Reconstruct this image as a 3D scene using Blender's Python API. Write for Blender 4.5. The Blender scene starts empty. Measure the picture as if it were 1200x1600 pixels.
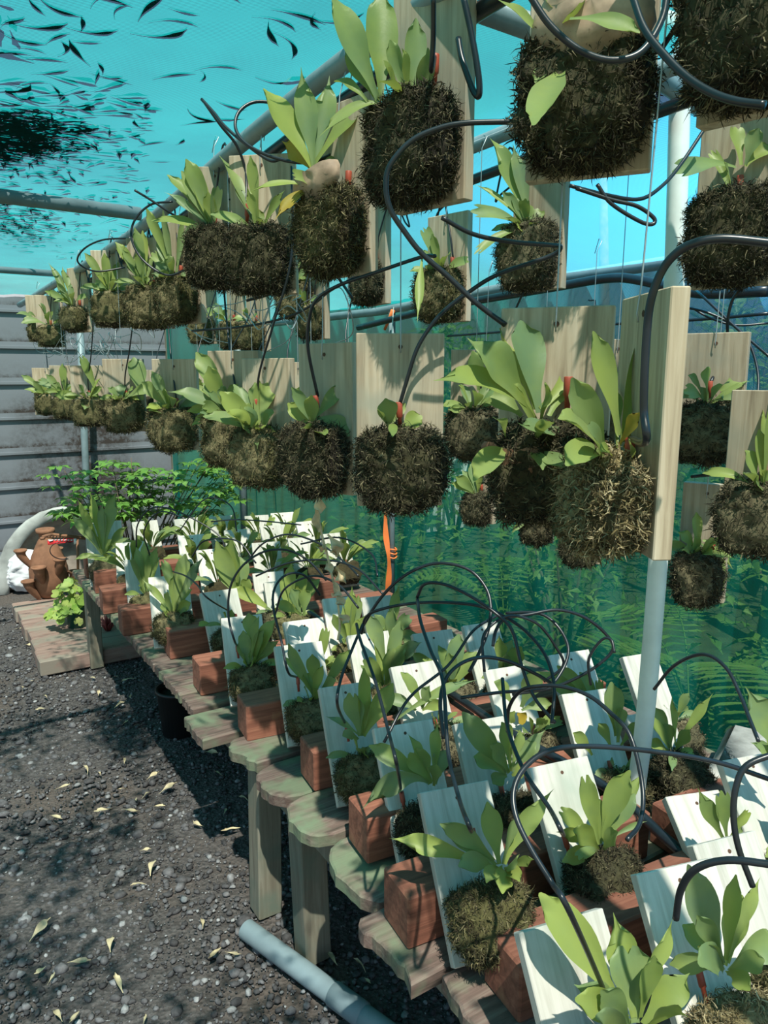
import bpy, math, random
import numpy as np
from mathutils import Vector, Matrix, noise
PI = math.pi
R = math.radians
rnd = random.Random(7)
nrs = np.random.RandomState(11)
C = bpy.context.scene.collection

# ------------------------------------------------------------------ camera
F = 1155.0
PITCH, YAW, CAMH = R(10.6), R(32.6), 1.6
cam = bpy.data.cameras.new('camera')
cam.sensor_fit = 'VERTICAL'; cam.sensor_height = 36.0; cam.lens = 36.0 * F / 1600.0
cam.clip_start = 0.05; cam.clip_end = 200
camo = bpy.data.objects.new('camera', cam); C.objects.link(camo)
camo.location = (0, 0, CAMH); camo.rotation_euler = (R(90) - PITCH, 0, -YAW)
bpy.context.scene.camera = camo
# ------------------------------------------------------------------ world, sun, exposure
w = bpy.data.worlds.new('world'); bpy.context.scene.world = w; w.use_nodes = True
nt = w.node_tree; bg = nt.nodes['Background']
sky = nt.nodes.new('ShaderNodeTexSky'); sky.sky_type = 'NISHITA'; sky.sun_disc = False
sky.sun_elevation = R(62); sky.sun_rotation = R(190); sky.air_density = 1.0; sky.dust_density = 1.5; sky.altitude = 50
nt.links.new(sky.outputs[0], bg.inputs[0]); bg.inputs[1].default_value = 0.115
sun = bpy.data.lights.new('sun', 'SUN'); sun.energy = 17.0; sun.angle = R(0.6); sun.color = (1.0, 0.93, 0.82)
suno = bpy.data.objects.new('sun', sun); C.objects.link(suno)
SUN = Vector((-0.16, -0.46, 0.87)).normalized()
suno.rotation_euler = SUN.to_track_quat('Z', 'Y').to_euler(); suno.location = (-1, -3, 8)
vs = bpy.context.scene.view_settings
vs.view_transform = 'Standard'; vs.look = 'None'; vs.gamma = 1.0; vs.use_curve_mapping = False
vs.exposure = 0.28

# pixel helpers: a pixel of the 1200x1600 photograph and a real depth or plane give a point in the place
FW = Vector((math.sin(YAW) * math.cos(PITCH), math.cos(YAW) * math.cos(PITCH), -math.sin(PITCH)))
RT = Vector((math.cos(YAW), -math.sin(YAW), 0)); UP = RT.cross(FW)
CAM = Vector((0, 0, CAMH))
def ray(x, y): return FW + RT * ((x - 600) / F) - UP * ((y - 800) / F)
def at(x, y, X=None, Y=None, Z=None, d=None):
    r = ray(x, y)
    s = d if d is not None else (X / r.x if X is not None else Y / r.y if Y is not None else (Z - CAMH) / r.z)
    return CAM + r * s
def depth(p): return (Vector(p) - CAM).dot(FW)

# ------------------------------------------------------------------ object helpers
def link(o, parent=None):
    C.objects.link(o)
    if parent: o.parent = parent
    return o
def tag(o, label=None, cat=None, group=None, kind=None):
    if label: o['label'] = label
    if cat: o['category'] = cat
    if group: o['group'] = group
    if kind: o['kind'] = kind
    return o
def empty(name, loc, mat=None):
    o = bpy.data.objects.new(name, None); o.empty_display_size = 0.05
    if mat is not None: o.matrix_world = mat
    else: o.location = loc
    return link(o)
class MB:
    """collects vertices and faces with a material slot; build() links ONE mesh object"""
    def __init__(s): s.v = []; s.f = []; s.m = []; s.cur = 0
    def add(s, vs_, fs_):
        n = len(s.v); s.v.extend([tuple(p) for p in vs_])
        for f in fs_: s.f.append(tuple(i + n for i in f)); s.m.append(s.cur)
        return s
    def box(s, c, d, rot=None, bev=0.0):
        x, y, z = d[0] / 2, d[1] / 2, d[2] / 2
        b = min(bev, x * .9, y * .9, z * .9)
        if b <= 0:
            vs_ = [Vector((sx * x, sy * y, sz * z)) for sx in (-1, 1) for sy in (-1, 1) for sz in (-1, 1)]
            fs_ = [(0, 1, 3, 2), (4, 6, 7, 5), (0, 4, 5, 1), (2, 3, 7, 6), (0, 2, 6, 4), (1, 5, 7, 3)]
        else:
            vs_ = []; idx = {}
            for sx in (-1, 1):
                for sy in (-1, 1):
                    for sz in (-1, 1):
                        for a in range(3):
                            p = [sx * (x - b), sy * (y - b), sz * (z - b)]
                            p[a] = (sx * x, sy * y, sz * z)[a]
                            idx[(sx, sy, sz, a)] = len(vs_); vs_.append(Vector(p))
            fs_ = []
            for a in range(3):
                o1, o2 = [k for k in range(3) if k != a]
                for sg in (-1, 1):
                    q = []
                    for (u, v) in ((-1, -1), (1, -1), (1, 1), (-1, 1)):
                        k = [0, 0, 0]; k[a] = sg; k[o1] = u; k[o2] = v
                        q.append(idx[(k[0], k[1], k[2], a)])
                    fs_.append(tuple(q))
            for a in range(3):
                o1, o2 = [k for k in range(3) if k != a]
                for u in (-1, 1):
                    for v in (-1, 1):
                        q = []
                        for (sg, ax) in ((-1, o1), (1, o1), (1, o2), (-1, o2)):
                            k = [0, 0, 0]; k[a] = sg; k[o1] = u; k[o2] = v
                            q.append(idx[(k[0], k[1], k[2], ax)])
                        fs_.append(tuple(q))
            for sx in (-1, 1):
                for sy in (-1, 1):
                    for sz in (-1, 1): fs_.append(tuple(idx[(sx, sy, sz, a)] for a in range(3)))
        if rot is not None: vs_ = [rot @ p for p in vs_]
        return s.add([p + Vector(c) for p in vs_], fs_)
    def tube(s, pts, r, n=8, cap=True):
        pts = [Vector(p) for p in pts]
        if len(pts) < 2: return s
        rs = r if isinstance(r, (list, tuple)) else [r] * len(pts)
        t0 = (pts[1] - pts[0]).normalized()
        u = t0.orthogonal().normalized(); vs_ = []; fs_ = []
        for i, p in enumerate(pts):
            t = (pts[min(i + 1, len(pts) - 1)] - pts[max(i - 1, 0)])
            if t.length < 1e-9: t = t0
            t.normalize()
            u = (u - t * u.dot(t))
            u = u.normalized() if u.length > 1e-6 else t.orthogonal().normalized()
            b = t.cross(u)
            for k in range(n):
                a = 2 * PI * k / n
                vs_.append(p + (u * math.cos(a) + b * math.sin(a)) * rs[i])
        for i in range(len(pts) - 1):
            for k in range(n):
                a, b_ = i * n + k, i * n + (k + 1) % n
                fs_.append((a, b_, b_ + n, a + n))
        if cap:
            fs_.append(tuple(range(n - 1, -1, -1))); m = (len(pts) - 1) * n
            fs_.append(tuple(range(m, m + n)))
        return s.add(vs_, fs_)
    def lathe(s, prof, c=(0, 0, 0), n=28, rot=None):
        vs_ = []; fs_ = []
        for (r_, z_) in prof:
            for k in range(n):
                a = 2 * PI * k / n; p = Vector((r_ * math.cos(a), r_ * math.sin(a), z_))
                if rot is not None: p = rot @ p
                vs_.append(p + Vector(c))
        for i in range(len(prof) - 1):
            for k in range(n):
                a, b = i * n + k, i * n + (k + 1) % n
                fs_.append((a, b, b + n, a + n))
        return s.add(vs_, fs_)
    def mesh(s, name, mats, smooth=True):
        me = bpy.data.meshes.new(name); me.from_pydata([tuple(p) for p in s.v], [], s.f)
        for m in (mats if isinstance(mats, (list, tuple)) else [mats]): me.materials.append(m)
        me.polygons.foreach_set('material_index', s.m)
        me.polygons.foreach_set('use_smooth', [smooth] * len(s.f)); me.update()
        return me
    def build(s, name, mats, parent=None, smooth=True):
        return link(bpy.data.objects.new(name, s.mesh(name, mats, smooth)), parent)
def spline(pts, n=10):
    """Catmull-Rom through the points"""
    P = [Vector(p) for p in pts]; P = [P[0] * 2 - P[1]] + P + [P[-1] * 2 - P[-2]]; out = []
    for i in range(1, len(P) - 2):
        a, b, c, d_ = P[i - 1], P[i], P[i + 1], P[i + 2]
        for k in range(n):
            t = k / n
            out.append(0.5 * ((2 * b) + (c - a) * t + (2 * a - 5 * b + 4 * c - d_) * t * t + (3 * b - a - 3 * c + d_) * t ** 3))
    out.append(P[-2]); return out

# ------------------------------------------------------------------ materials
def newmat(name):
    m = bpy.data.materials.new(name); m.use_nodes = True
    return m, m.node_tree, m.node_tree.nodes['Principled BSDF']
def N(t, typ, **kw):
    n = t.nodes.new(typ)
    for k, v in kw.items(): setattr(n, k, v)
    return n
def ramp(t, fac, cols, pos=None):
    r = N(t, 'ShaderNodeValToRGB'); e = r.color_ramp.elements
    while len(e) < len(cols): e.new(0.5)
    for i, c in enumerate(cols):
        e[i].position = pos[i] if pos else i / (len(cols) - 1); e[i].color = (*c, 1)
    t.links.new(fac, r.inputs[0]); return r.outputs[0]
def coords(t, scale=(1, 1, 1), which='Object', rand=True):
    tc = N(t, 'ShaderNodeTexCoord'); mp = N(t, 'ShaderNodeMapping'); mp.inputs['Scale'].default_value = scale
    t.links.new(tc.outputs[which], mp.inputs[0])
    if rand:
        oi = N(t, 'ShaderNodeObjectInfo'); mul = N(t, 'ShaderNodeMath', operation='MULTIPLY'); mul.inputs[1].default_value = 37.0
        t.links.new(oi.outputs['Random'], mul.inputs[0]); cb = N(t, 'ShaderNodeCombineXYZ')
        for i in range(3): t.links.new(mul.outputs[0], cb.inputs[i])
        t.links.new(cb.outputs[0], mp.inputs['Location'])
    return mp.outputs[0]
def noisef(t, vec, scale, detail=4, rough=.6, dist=0):
    n = N(t, 'ShaderNodeTexNoise'); n.inputs['Scale'].default_value = scale; n.inputs['Detail'].default_value = detail
    n.inputs['Roughness'].default_value = rough; n.inputs['Distortion'].default_value = dist
    t.links.new(vec, n.inputs['Vector']); return n.outputs['Fac']
def bump(t, b, h, strength=.4, dist=.003):
    n = N(t, 'ShaderNodeBump'); n.inputs['Strength'].default_value = strength; n.inputs['Distance'].default_value = dist
    t.links.new(h, n.inputs['Height']); t.links.new(n.outputs[0], b.inputs['Normal'])
def mixc(t, fac, a, b, mode='MIX'):
    m = N(t, 'ShaderNodeMix', data_type='RGBA', blend_type=mode)
    for sock, v in ((0, fac), (6, a), (7, b)):
        if isinstance(v, (int, float)): m.inputs[sock].default_value = v
        elif isinstance(v, tuple): m.inputs[sock].default_value = (*v, 1)
        else: t.links.new(v, m.inputs[sock])
    return m.outputs[2]
def simple(name, col, rough=.6, metal=0.0, var=.15, scale=30, bumps=.15):
    m, t, b = newmat(name); v = coords(t); f = noisef(t, v, scale)
    c = ramp(t, f, [tuple(x * (1 - var) for x in col), tuple(min(1, x * (1 + var)) for x in col)], [.3, .7])
    t.links.new(c, b.inputs['Base Color']); b.inputs['Roughness'].default_value = rough; b.inputs['Metallic'].default_value = metal
    if bumps: bump(t, b, f, bumps, .002)
    return m
def wood(name, dark, mid, light, grain=(30, 30, 1.6), stain=None, rough=.8, stainpos=(.5, .7), bs=.35):
    m, t, b = newmat(name)
    v = coords(t, grain); g = noisef(t, v, 2.2, 6, .62, .6)
    v2 = coords(t, (1, 1, 1)); big = noisef(t, v2, 7, 3)
    oi = N(t, 'ShaderNodeObjectInfo')
    c = ramp(t, g, [dark, mid, light], [.28, .5, .72])
    if stain: c = mixc(t, ramp(t, big, [(0, 0, 0), (1, 1, 1)], list(stainpos)), c, stain)
    br = N(t, 'ShaderNodeMapRange'); br.inputs['To Min'].default_value = .82; br.inputs['To Max'].default_value = 1.12
    t.links.new(oi.outputs['Random'], br.inputs[0])
    hs = N(t, 'ShaderNodeHueSaturation'); t.links.new(c, hs.inputs['Color']); t.links.new(br.outputs[0], hs.inputs['Value'])
    t.links.new(hs.outputs[0], b.inputs['Base Color']); b.inputs['Roughness'].default_value = rough
    bump(t, b, g, bs, .0015); return m
def leafmat(name, cols, trans, tcol, rough=.45, nscale=12):
    m, t, b = newmat(name)
    oi = N(t, 'ShaderNodeObjectInfo'); v = coords(t); f = noisef(t, v, nscale, 3)
    gi = N(t, 'ShaderNodeNewGeometry')
    ad = N(t, 'ShaderNodeMath', operation='ADD'); t.links.new(oi.outputs['Random'], ad.inputs[0]); t.links.new(gi.outputs['Random Per Island'], ad.inputs[1])
    fr = N(t, 'ShaderNodeMath', operation='FRACT'); t.links.new(ad.outputs[0], fr.inputs[0])
    c = ramp(t, fr.outputs[0], cols)
    c = mixc(t, ramp(t, f, [(0, 0, 0), (.4, .4, .4)], [.35, .75]), c, tcol)
    t.links.new(c, b.inputs['Base Color']); b.inputs['Roughness'].default_value = rough
    b.inputs['Specular IOR Level'].default_value = .35
    f2 = noisef(t, v, 160, 2); bump(t, b, f2, .15, .001)
    tr = N(t, 'ShaderNodeBsdfTranslucent'); tc2 = mixc(t, .55, c, tcol); t.links.new(tc2, tr.inputs[0])
    mx = N(t, 'ShaderNodeMixShader'); mx.inputs[0].default_value = trans
    t.links.new(b.outputs[0], mx.inputs[1]); t.links.new(tr.outputs[0], mx.inputs[2])
    t.links.new(mx.outputs[0], t.nodes['Material Output'].inputs[0]); return m
def islandmat(name, cols, rough=.9, nscale=0, pos=None):
    m, t, b = newmat(name); gi = N(t, 'ShaderNodeNewGeometry')
    c = ramp(t, gi.outputs['Random Per Island'], cols, pos)
    if nscale:
        v = coords(t); f = noisef(t, v, nscale, 4)
        c = mixc(t, 1.0, c, ramp(t, f, [(.55, .55, .55), (1.2, 1.2, 1.2)], [.3, .7]), 'MULTIPLY'); bump(t, b, f, .5, .003)
    t.links.new(c, b.inputs['Base Color']); b.inputs['Roughness'].default_value = rough; return m
def clothmat(name, ca, cb_, transp, tint, nscale=1.2, weave=900, trl=.75, wamt=.25, fade=False):
    """knitted shade cloth: open gaps let light straight through, threads glow with light from behind"""
    m, t, b = newmat(name); t.nodes.remove(b)
    v = coords(t, rand=False); f = noisef(t, v, nscale, 4)
    wv = N(t, 'ShaderNodeTexWave', wave_type='BANDS', bands_direction='DIAGONAL'); wv.inputs['Scale'].default_value = weave
    wv.inputs['Distortion'].default_value = .6; wv.inputs['Detail'].default_value = 1; t.links.new(v, wv.inputs['Vector'])
    c = ramp(t, f, [ca, cb_], [.32, .68])
    if fade:   # blue of the sky behind, painted into the cloth colour toward the right end
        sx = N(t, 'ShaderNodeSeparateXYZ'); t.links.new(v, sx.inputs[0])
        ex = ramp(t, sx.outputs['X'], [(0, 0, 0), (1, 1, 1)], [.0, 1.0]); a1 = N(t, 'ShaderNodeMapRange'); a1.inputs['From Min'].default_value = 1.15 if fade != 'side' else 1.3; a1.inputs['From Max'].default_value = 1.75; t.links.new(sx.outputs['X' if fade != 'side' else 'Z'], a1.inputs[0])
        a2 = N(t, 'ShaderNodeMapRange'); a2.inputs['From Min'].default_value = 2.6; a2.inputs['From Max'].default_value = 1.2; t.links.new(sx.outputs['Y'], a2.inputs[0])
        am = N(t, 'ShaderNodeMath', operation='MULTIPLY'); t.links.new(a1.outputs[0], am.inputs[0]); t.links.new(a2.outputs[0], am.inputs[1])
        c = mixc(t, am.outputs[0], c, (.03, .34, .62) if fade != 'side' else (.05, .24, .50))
    c = mixc(t, wamt, c, mixc(t, 1.0, c, ramp(t, wv.outputs['Fac'], [(.25, .25, .25), (1.5, 1.5, 1.5)]), 'MULTIPLY'))
    df = N(t, 'ShaderNodeBsdfDiffuse'); tl = N(t, 'ShaderNodeBsdfTranslucent'); tp = N(t, 'ShaderNodeBsdfTransparent')
    t.links.new(c, df.inputs[0]); t.links.new(c, tl.inputs[0]); tp.inputs[0].default_value = (*tint, 1)
    a = N(t, 'ShaderNodeMixShader'); a.inputs[0].default_value = trl
    t.links.new(df.outputs[0], a.inputs[1]); t.links.new(tl.outputs[0], a.inputs[2])
    o = N(t, 'ShaderNodeMixShader')
    mr = N(t, 'ShaderNodeMapRange'); mr.inputs['To Min'].default_value = transp; mr.inputs['To Max'].default_value = transp
    t.links.new(wv.outputs['Fac'], mr.inputs[0]); t.links.new(mr.outputs[0], o.inputs[0])
    t.links.new(a.outputs[0], o.inputs[1]); t.links.new(tp.outputs[0], o.inputs[2])
    t.links.new(o.outputs[0], t.nodes['Material Output'].inputs[0]); return m

M = {}
M['pine'] = wood('weathered_pine', (.24, .18, .12), (.42, .34, .24), (.55, .47, .36), stain=(.30, .30, .24), stainpos=(.5, .75), bs=.6)
M['pale'] = wood('bleached_pine', (.40, .38, .33), (.56, .54, .49), (.66, .64, .60), stain=(.38, .42, .36), stainpos=(.5, .78), bs=.2)
M['red'] = wood('red_hardwood', (.10, .036, .022), (.22, .08, .05), (.32, .135, .085), grain=(1.6, 26, 26), stain=(.36, .22, .11), stainpos=(.62, .8), bs=.6)
M['endgrain'] = wood('cut_timber_end', (.24, .13, .05), (.40, .27, .13), (.50, .40, .23), grain=(8, 8, 30), stain=(.2, .08, .04), stainpos=(.56, .68))
M['plank'] = wood('painted_old_plank', (.05, .04, .03), (.15, .10, .085), (.24, .20, .165), grain=(2.5, 30, 30), stain=(.15, .19, .12), stainpos=(.46, .62), bs=1.0)
M['post'] = wood('grey_post', (.12, .105, .08), (.19, .175, .13), (.26, .25, .20), grain=(26, 26, 1.4), stain=(.13, .16, .125), stainpos=(.5, .7))
M['deck'] = wood('deck_timber', (.16, .10, .085), (.27, .18, .15), (.34, .26, .22), grain=(2, 20, 20), stain=(.25, .22, .18), stainpos=(.45, .6), bs=.5)
M['moss'] = islandmat('dry_moss', [(.022, .016, .008), (.06, .05, .018), (.09, .085, .03), (.24, .20, .11)], 1.0, 60, [0, .4, .72, 1])
M['mossd'] = islandmat('damp_moss', [(.012, .009, .005), (.035, .028, .012), (.055, .052, .024), (.20, .17, .10)], 1.0, 60, [0, .42, .72, 1])
M['mossy'] = islandmat('pale_sphagnum', [(.05, .04, .018), (.16, .12, .05), (.27, .22, .11), (.45, .38, .24)], 1.0, 60, [0, .35, .7, 1])
M['frond'] = leafmat('staghorn_frond', [(.13, .20, .075), (.22, .29, .085), (.14, .23, .12), (.18, .26, .12), (.27, .34, .09), (.14, .215, .14)], .30, (.40, .46, .07))
M['frondy'] = leafmat('yellowing_frond', [(.42, .34, .05), (.5, .42, .08)], .45, (.5, .25, .03))
M['shield'] = simple('papery_shield_frond', (.23, .12, .07), .6, 0, .55, 18, .5)
M['shieldg'] = simple('greyed_shield_frond', (.34, .24, .17), .7, 0, .45, 22, .5)
M['shrub'] = leafmat('shrub_leaf', [(.07, .20, .04), (.13, .30, .06), (.18, .36, .10)], .3, (.28, .45, .08), .3)
M['garden'] = leafmat('garden_leaf', [(.08, .20, .04), (.16, .30, .06), (.26, .40, .10)], .35, (.34, .48, .10), .5)
M['gera'] = leafmat('geranium_leaf', [(.18, .36, .06), (.30, .46, .10), (.42, .46, .14)], .35, (.4, .5, .1), .5)
M['succ'] = simple('red_succulent', (.26, .05, .05), .4, 0, .4, 20)
M['bark'] = simple('brown_bark', (.12, .09, .06), .9, 0, .4, 12, .6)
M['pipe'] = simple('galvanised_pipe', (.20, .27, .30), .5, .15, .18, 14, .1)
M['pvc'] = simple('white_pvc', (.72, .78, .75), .42, 0, .10, 10, .05)
M['gpvc'] = simple('grey_pvc', (.19, .26, .29), .55, 0, .18, 6, .1)
M['poly'] = simple('black_polythene', (.012, .016, .022), .32, 0, .3, 20, 0)
M['wire'] = simple('galvanised_wire', (.38, .42, .44), .45, .6, .1, 20, 0)
M['rust'] = simple('rusted_wire', (.10, .05, .03), .8, .2, .3, 60, 0)
M['emit'] = simple('red_brown_plastic', (.34, .06, .03), .5, 0, .2, 30, 0)
M['orange'] = simple('orange_tape', (.80, .20, .05), .5, 0, .12, 10, .2)
M['terra'] = simple('terracotta', (.24, .115, .065), .85, 0, .3, 12, .3)
M['shell'] = simple('mouldy_fibreglass', (.36, .38, .37), .75, 0, .45, 5, .5)
M['shelli'] = simple('stained_fibreglass_inside', (.36, .31, .27), .8, 0, .45, 6, .5)
M['plastic'] = simple('white_plastic_bag', (.72, .74, .78), .35, 0, .12, 8, .4)
M['blackpot'] = simple('black_pot', (.012, .016, .018), .45, 0, .2, 10, 0)
M['greenpot'] = simple('green_pot', (.02, .10, .075), .3, 0, .2, 10, 0)
M['soil'] = simple('potting_soil', (.04, .03, .02), 1, 0, .5, 60, .8)
M['stone'] = islandmat('gravel_stone', [(.035, .034, .037), (.085, .084, .09), (.15, .15, .16), (.34, .35, .36)], .85, 90, [0, .5, .86, 1])
M['dry'] = islandmat('dry_leaf', [(.40, .32, .17), (.55, .46, .28), (.66, .60, .42)], .7, 30)
M['litter'] = islandmat('leaf_litter', [(.012, .010, .006), (.03, .025, .01), (.06, .035, .015)], .8, 30)
M['vine'] = simple('dead_vine', (.60, .47, .29), .8, 0, .3, 30, .2)
M['conc'] = simple('broken_concrete', (.42, .41, .38), .9, 0, .3, 20, .7)
M['rope'] = simple('pale_string', (.6, .58, .5), .8)
M['redlab'] = simple('red_label', (.75, .05, .06), .4, 0, .05)
M['whitelab'] = simple('white_label', (.85, .85, .85), .4, 0, .03)
M['picket'] = simple('white_picket', (.8, .8, .8), .6, 0, .05)
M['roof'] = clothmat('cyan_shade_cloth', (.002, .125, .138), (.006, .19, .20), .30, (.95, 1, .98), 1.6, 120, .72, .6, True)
M['blue'] = clothmat('blue_shade_cloth', (.05, .33, .75), (.08, .42, .85), .34, (.92, 1, 1), 1.6, 260, .72, .35)
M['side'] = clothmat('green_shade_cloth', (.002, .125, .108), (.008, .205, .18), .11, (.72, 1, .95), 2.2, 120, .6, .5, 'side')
M['back'] = clothmat('teal_shade_cloth', (.0, .15, .14), (.004, .22, .20), .15, (.7, 1, .95), 2.2, 230, .55, .4)

def ground_mat():
    m, t, b = newmat('dark_gravel_soil'); v = coords(t, rand=False)
    n1 = noisef(t, v, 2.0, 5); n2 = noisef(t, v, 55, 6, .7)
    vo = N(t, 'ShaderNodeTexVoronoi'); vo.inputs['Scale'].default_value = 75; t.links.new(v, vo.inputs['Vector'])
    c = ramp(t, n2, [(.035, .032, .032), (.085, .079, .078), (.17, .16, .16)], [.3, .52, .75])
    c = mixc(t, ramp(t, n1, [(0, 0, 0), (.7, .7, .7)], [.5, .62]), c, (.11, .088, .075))
    t.links.new(c, b.inputs['Base Color']); b.inputs['Roughness'].default_value = .95
    ad = N(t, 'ShaderNodeMath', operation='ADD'); t.links.new(n2, ad.inputs[0]); t.links.new(vo.outputs['Distance'], ad.inputs[1])
    bump(t, b, ad.outputs[0], .9, .012); return m
def wall_mat():
    m, t, b = newmat('painted_weatherboard'); v = coords(t, rand=False)
    n1 = noisef(t, v, 2.4, 6, .7); n2 = noisef(t, v, 28, 5, .75)
    sx = N(t, 'ShaderNodeSeparateXYZ'); t.links.new(v, sx.inputs[0])
    # mould grows from the bottom lap of each board and round the wall post
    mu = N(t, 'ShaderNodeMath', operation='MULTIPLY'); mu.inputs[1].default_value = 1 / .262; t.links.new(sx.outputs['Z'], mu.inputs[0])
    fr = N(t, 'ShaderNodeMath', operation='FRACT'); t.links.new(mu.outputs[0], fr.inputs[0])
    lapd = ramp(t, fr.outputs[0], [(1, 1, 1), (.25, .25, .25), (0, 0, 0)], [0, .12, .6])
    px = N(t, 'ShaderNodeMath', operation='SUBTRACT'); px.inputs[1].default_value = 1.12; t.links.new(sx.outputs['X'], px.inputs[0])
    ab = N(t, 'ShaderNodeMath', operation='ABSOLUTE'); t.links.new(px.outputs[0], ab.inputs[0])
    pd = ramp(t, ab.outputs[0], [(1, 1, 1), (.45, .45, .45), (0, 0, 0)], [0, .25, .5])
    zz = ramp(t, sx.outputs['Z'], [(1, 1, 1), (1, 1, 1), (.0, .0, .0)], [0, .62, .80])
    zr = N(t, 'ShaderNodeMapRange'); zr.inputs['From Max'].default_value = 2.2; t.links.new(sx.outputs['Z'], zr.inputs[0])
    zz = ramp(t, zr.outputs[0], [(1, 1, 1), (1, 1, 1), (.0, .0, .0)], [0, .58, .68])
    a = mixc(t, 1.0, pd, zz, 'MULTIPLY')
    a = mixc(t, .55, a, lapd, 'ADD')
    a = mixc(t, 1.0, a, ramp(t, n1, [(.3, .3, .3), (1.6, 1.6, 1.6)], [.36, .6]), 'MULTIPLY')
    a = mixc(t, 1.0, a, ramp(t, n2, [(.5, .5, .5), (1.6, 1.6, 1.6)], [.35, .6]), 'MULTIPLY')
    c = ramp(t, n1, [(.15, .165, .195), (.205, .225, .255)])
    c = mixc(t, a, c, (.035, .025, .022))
    t.links.new(c, b.inputs['Base Color']); b.inputs['Roughness'].default_value = .6; return m
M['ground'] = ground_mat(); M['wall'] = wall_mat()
M['grass'] = simple('rough_grass', (.055, .075, .03), .95, 0, .5, 8, .8)

# ================================================================== SETTING
BZ = .52                    # bench top
g = MB(); nx, ny = 60, 90
for j in range(ny + 1):
    for i in range(nx + 1):
        x = -3 + 5.2 * i / nx; y = -1.5 + 8.0 * j / ny
        g.v.append((x, y, .012 * noise.noise(Vector((x * 2.3, y * 2.3, 0))) + .006 * noise.noise(Vector((x * 9, y * 9, 3))) - .006))
g.add([], [])
for j in range(ny):
    for i in range(nx):
        a = j * (nx + 1) + i; g.f.append((a, a + 1, a + nx + 2, a + nx + 1)); g.m.append(0)
tag(g.build('floor', M['ground']), kind='structure')
g = MB()
g.add([(-30, -12, -.03), (30, -12, -.03), (30, 40, -.03), (-30, 40, -.03)], [(0, 1, 2, 3)])
tag(g.build('floor_garden', M['grass']), kind='structure')
# weatherboard wall at the far end
wl = MB()
z = -.05
while z < 2.1:
    wl.box((-.75, 6.22 + .0, z + .131), (5.2, .02, .262), Matrix.Rotation(R(-2.6), 3, 'X'), .002)
    wl.box((-.75, 6.20, z + .008), (5.2, .012, .02), None, .001)
    z += .262
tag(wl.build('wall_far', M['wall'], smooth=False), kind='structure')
t_ = MB().box((1.86, 6.2, 1.02), (.05, .06, 2.06), None, .003).build('trim_1', M['post'], smooth=False); tag(t_, kind='structure')

def cloth(name, fn, nu, nv, mat, th=.0012):
    b = MB()
    for lay in (0, 1):
        o = len(b.v)
        for j in range(nv + 1):
            for i in range(nu + 1):
                p, nrm = fn(i / nu, j / nv); b.v.append(tuple(Vector(p) + Vector(nrm) * (th * lay)))
        break
    for j in range(nv):
        for i in range(nu):
            a = j * (nu + 1) + i; b.f.append((a, a + 1, a + nu + 2, a + nu + 1)); b.m.append(0)
    return b.build(name, mat)
def roof_z(x, y):
    zz = 2.185 if x < 1.25 else 2.185 - (x - 1.25) * (.20 / .95)
    bar = min(abs(y - 1.0), abs(y - 2.45), abs(y - 4.2), abs(y + .5), abs(y - 5.7))
    zz -= .035 * min(1, bar / .8) * (1 if x < .7 else .5)
    return zz + .006 * noise.noise(Vector((x * 2, y * 2, 1)))
def roof_fn(u, v):
    x = -2.2 + 4.42 * u; y = -1.6 + 7.8 * v
    return (x, y, roof_z(x, y)), (0, 0, 1)
def roof_a(u, v): x = -2.2 + 4.42 * u; y = 1.55 + 4.35 * v; return (x, y, roof_z(x, y)), (0, 0, 1)
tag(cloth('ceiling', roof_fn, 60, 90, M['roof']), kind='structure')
def side_fn(u, v):
    y = -.9 + 6.5 * u; z_ = -.02 + 2.0 * v
    fold = .018 * math.sin(y * 15 + 2 * noise.noise(Vector((y, z_, 0)))) * (1 - .6 * v) + .012 * math.sin(y * 37 + 3)
    return (2.24 + fold + .05 * (1 - v) * noise.noise(Vector((y * 1.3, z_, 4))), y, z_), (1, 0, 0)
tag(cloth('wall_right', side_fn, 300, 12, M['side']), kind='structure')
def back_fn(u, v):
    x = 1.66 + .58 * u; z_ = 0 + (2.0) * v
    return (x, 5.58 + .02 * math.sin(x * 40) + .02 * noise.noise(Vector((x * 3, z_, 4))), z_), (0, 1, 0)
tag(cloth('wall_back', back_fn, 60, 10, M['back']), kind='structure')

# ------------------------------------------------------------------ frame pipes
def pipe(name, pts, r, mat, label, cat='pipe', group=None, n=14):
    o = MB().tube(pts, r, n).build(name, mat); return tag(o, label, cat, group)
PA = [(.70, -.6, 2.135), (.70, 1.0, 2.135), (.70, 1.6, 2.119), (.70, 2.7, 2.062), (.70, 4.4, 2.05), (.70, 5.6, 2.05)]
pipe('frame_pipe', spline(PA, 4), .018, M['pipe'], 'long grey pipe under the roof that carries the left hanging rows')
pipe('frame_pipe', [(1.25, -.6, 2.16), (1.25, 5.5, 2.15)], .018, M['pipe'], 'grey roof pipe over the second hanging row, passing behind the white post top')
pipe('frame_pipe', [(2.2, -.8, 1.975), (2.2, 2.2, 1.965), (2.2, 3.5, 1.93), (2.2, 5.5, 1.95)], .022, M['pipe'], 'pale pipe along the top of the green side netting')
pipe('frame_pipe', [(-2.2, 2.34, 2.11), (.68, 2.49, 2.095)], .02, M['pipe'], 'grey cross pipe at upper left meeting the long roof pipe')
pipe('frame_pipe', [(-2.2, 4.1, 2.10), (.71, 4.2, 2.10)], .016, M['pipe'], 'dark thin cross pipe under the far end of the roof netting')
pipe('frame_pipe', [(.70, 1.0, 2.165), (1.25, 1.02, 2.165), (1.9, 1.04, 2.05)], .02, M['pipe'], 'cross pipe at top centre running to the white post')
pipe('frame_post', [(2.2, 3.36, 0), (2.2, 3.36, 1.93)], .017, M['pipe'], 'grey pipe post with orange tape tied on it', 'post')
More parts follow.
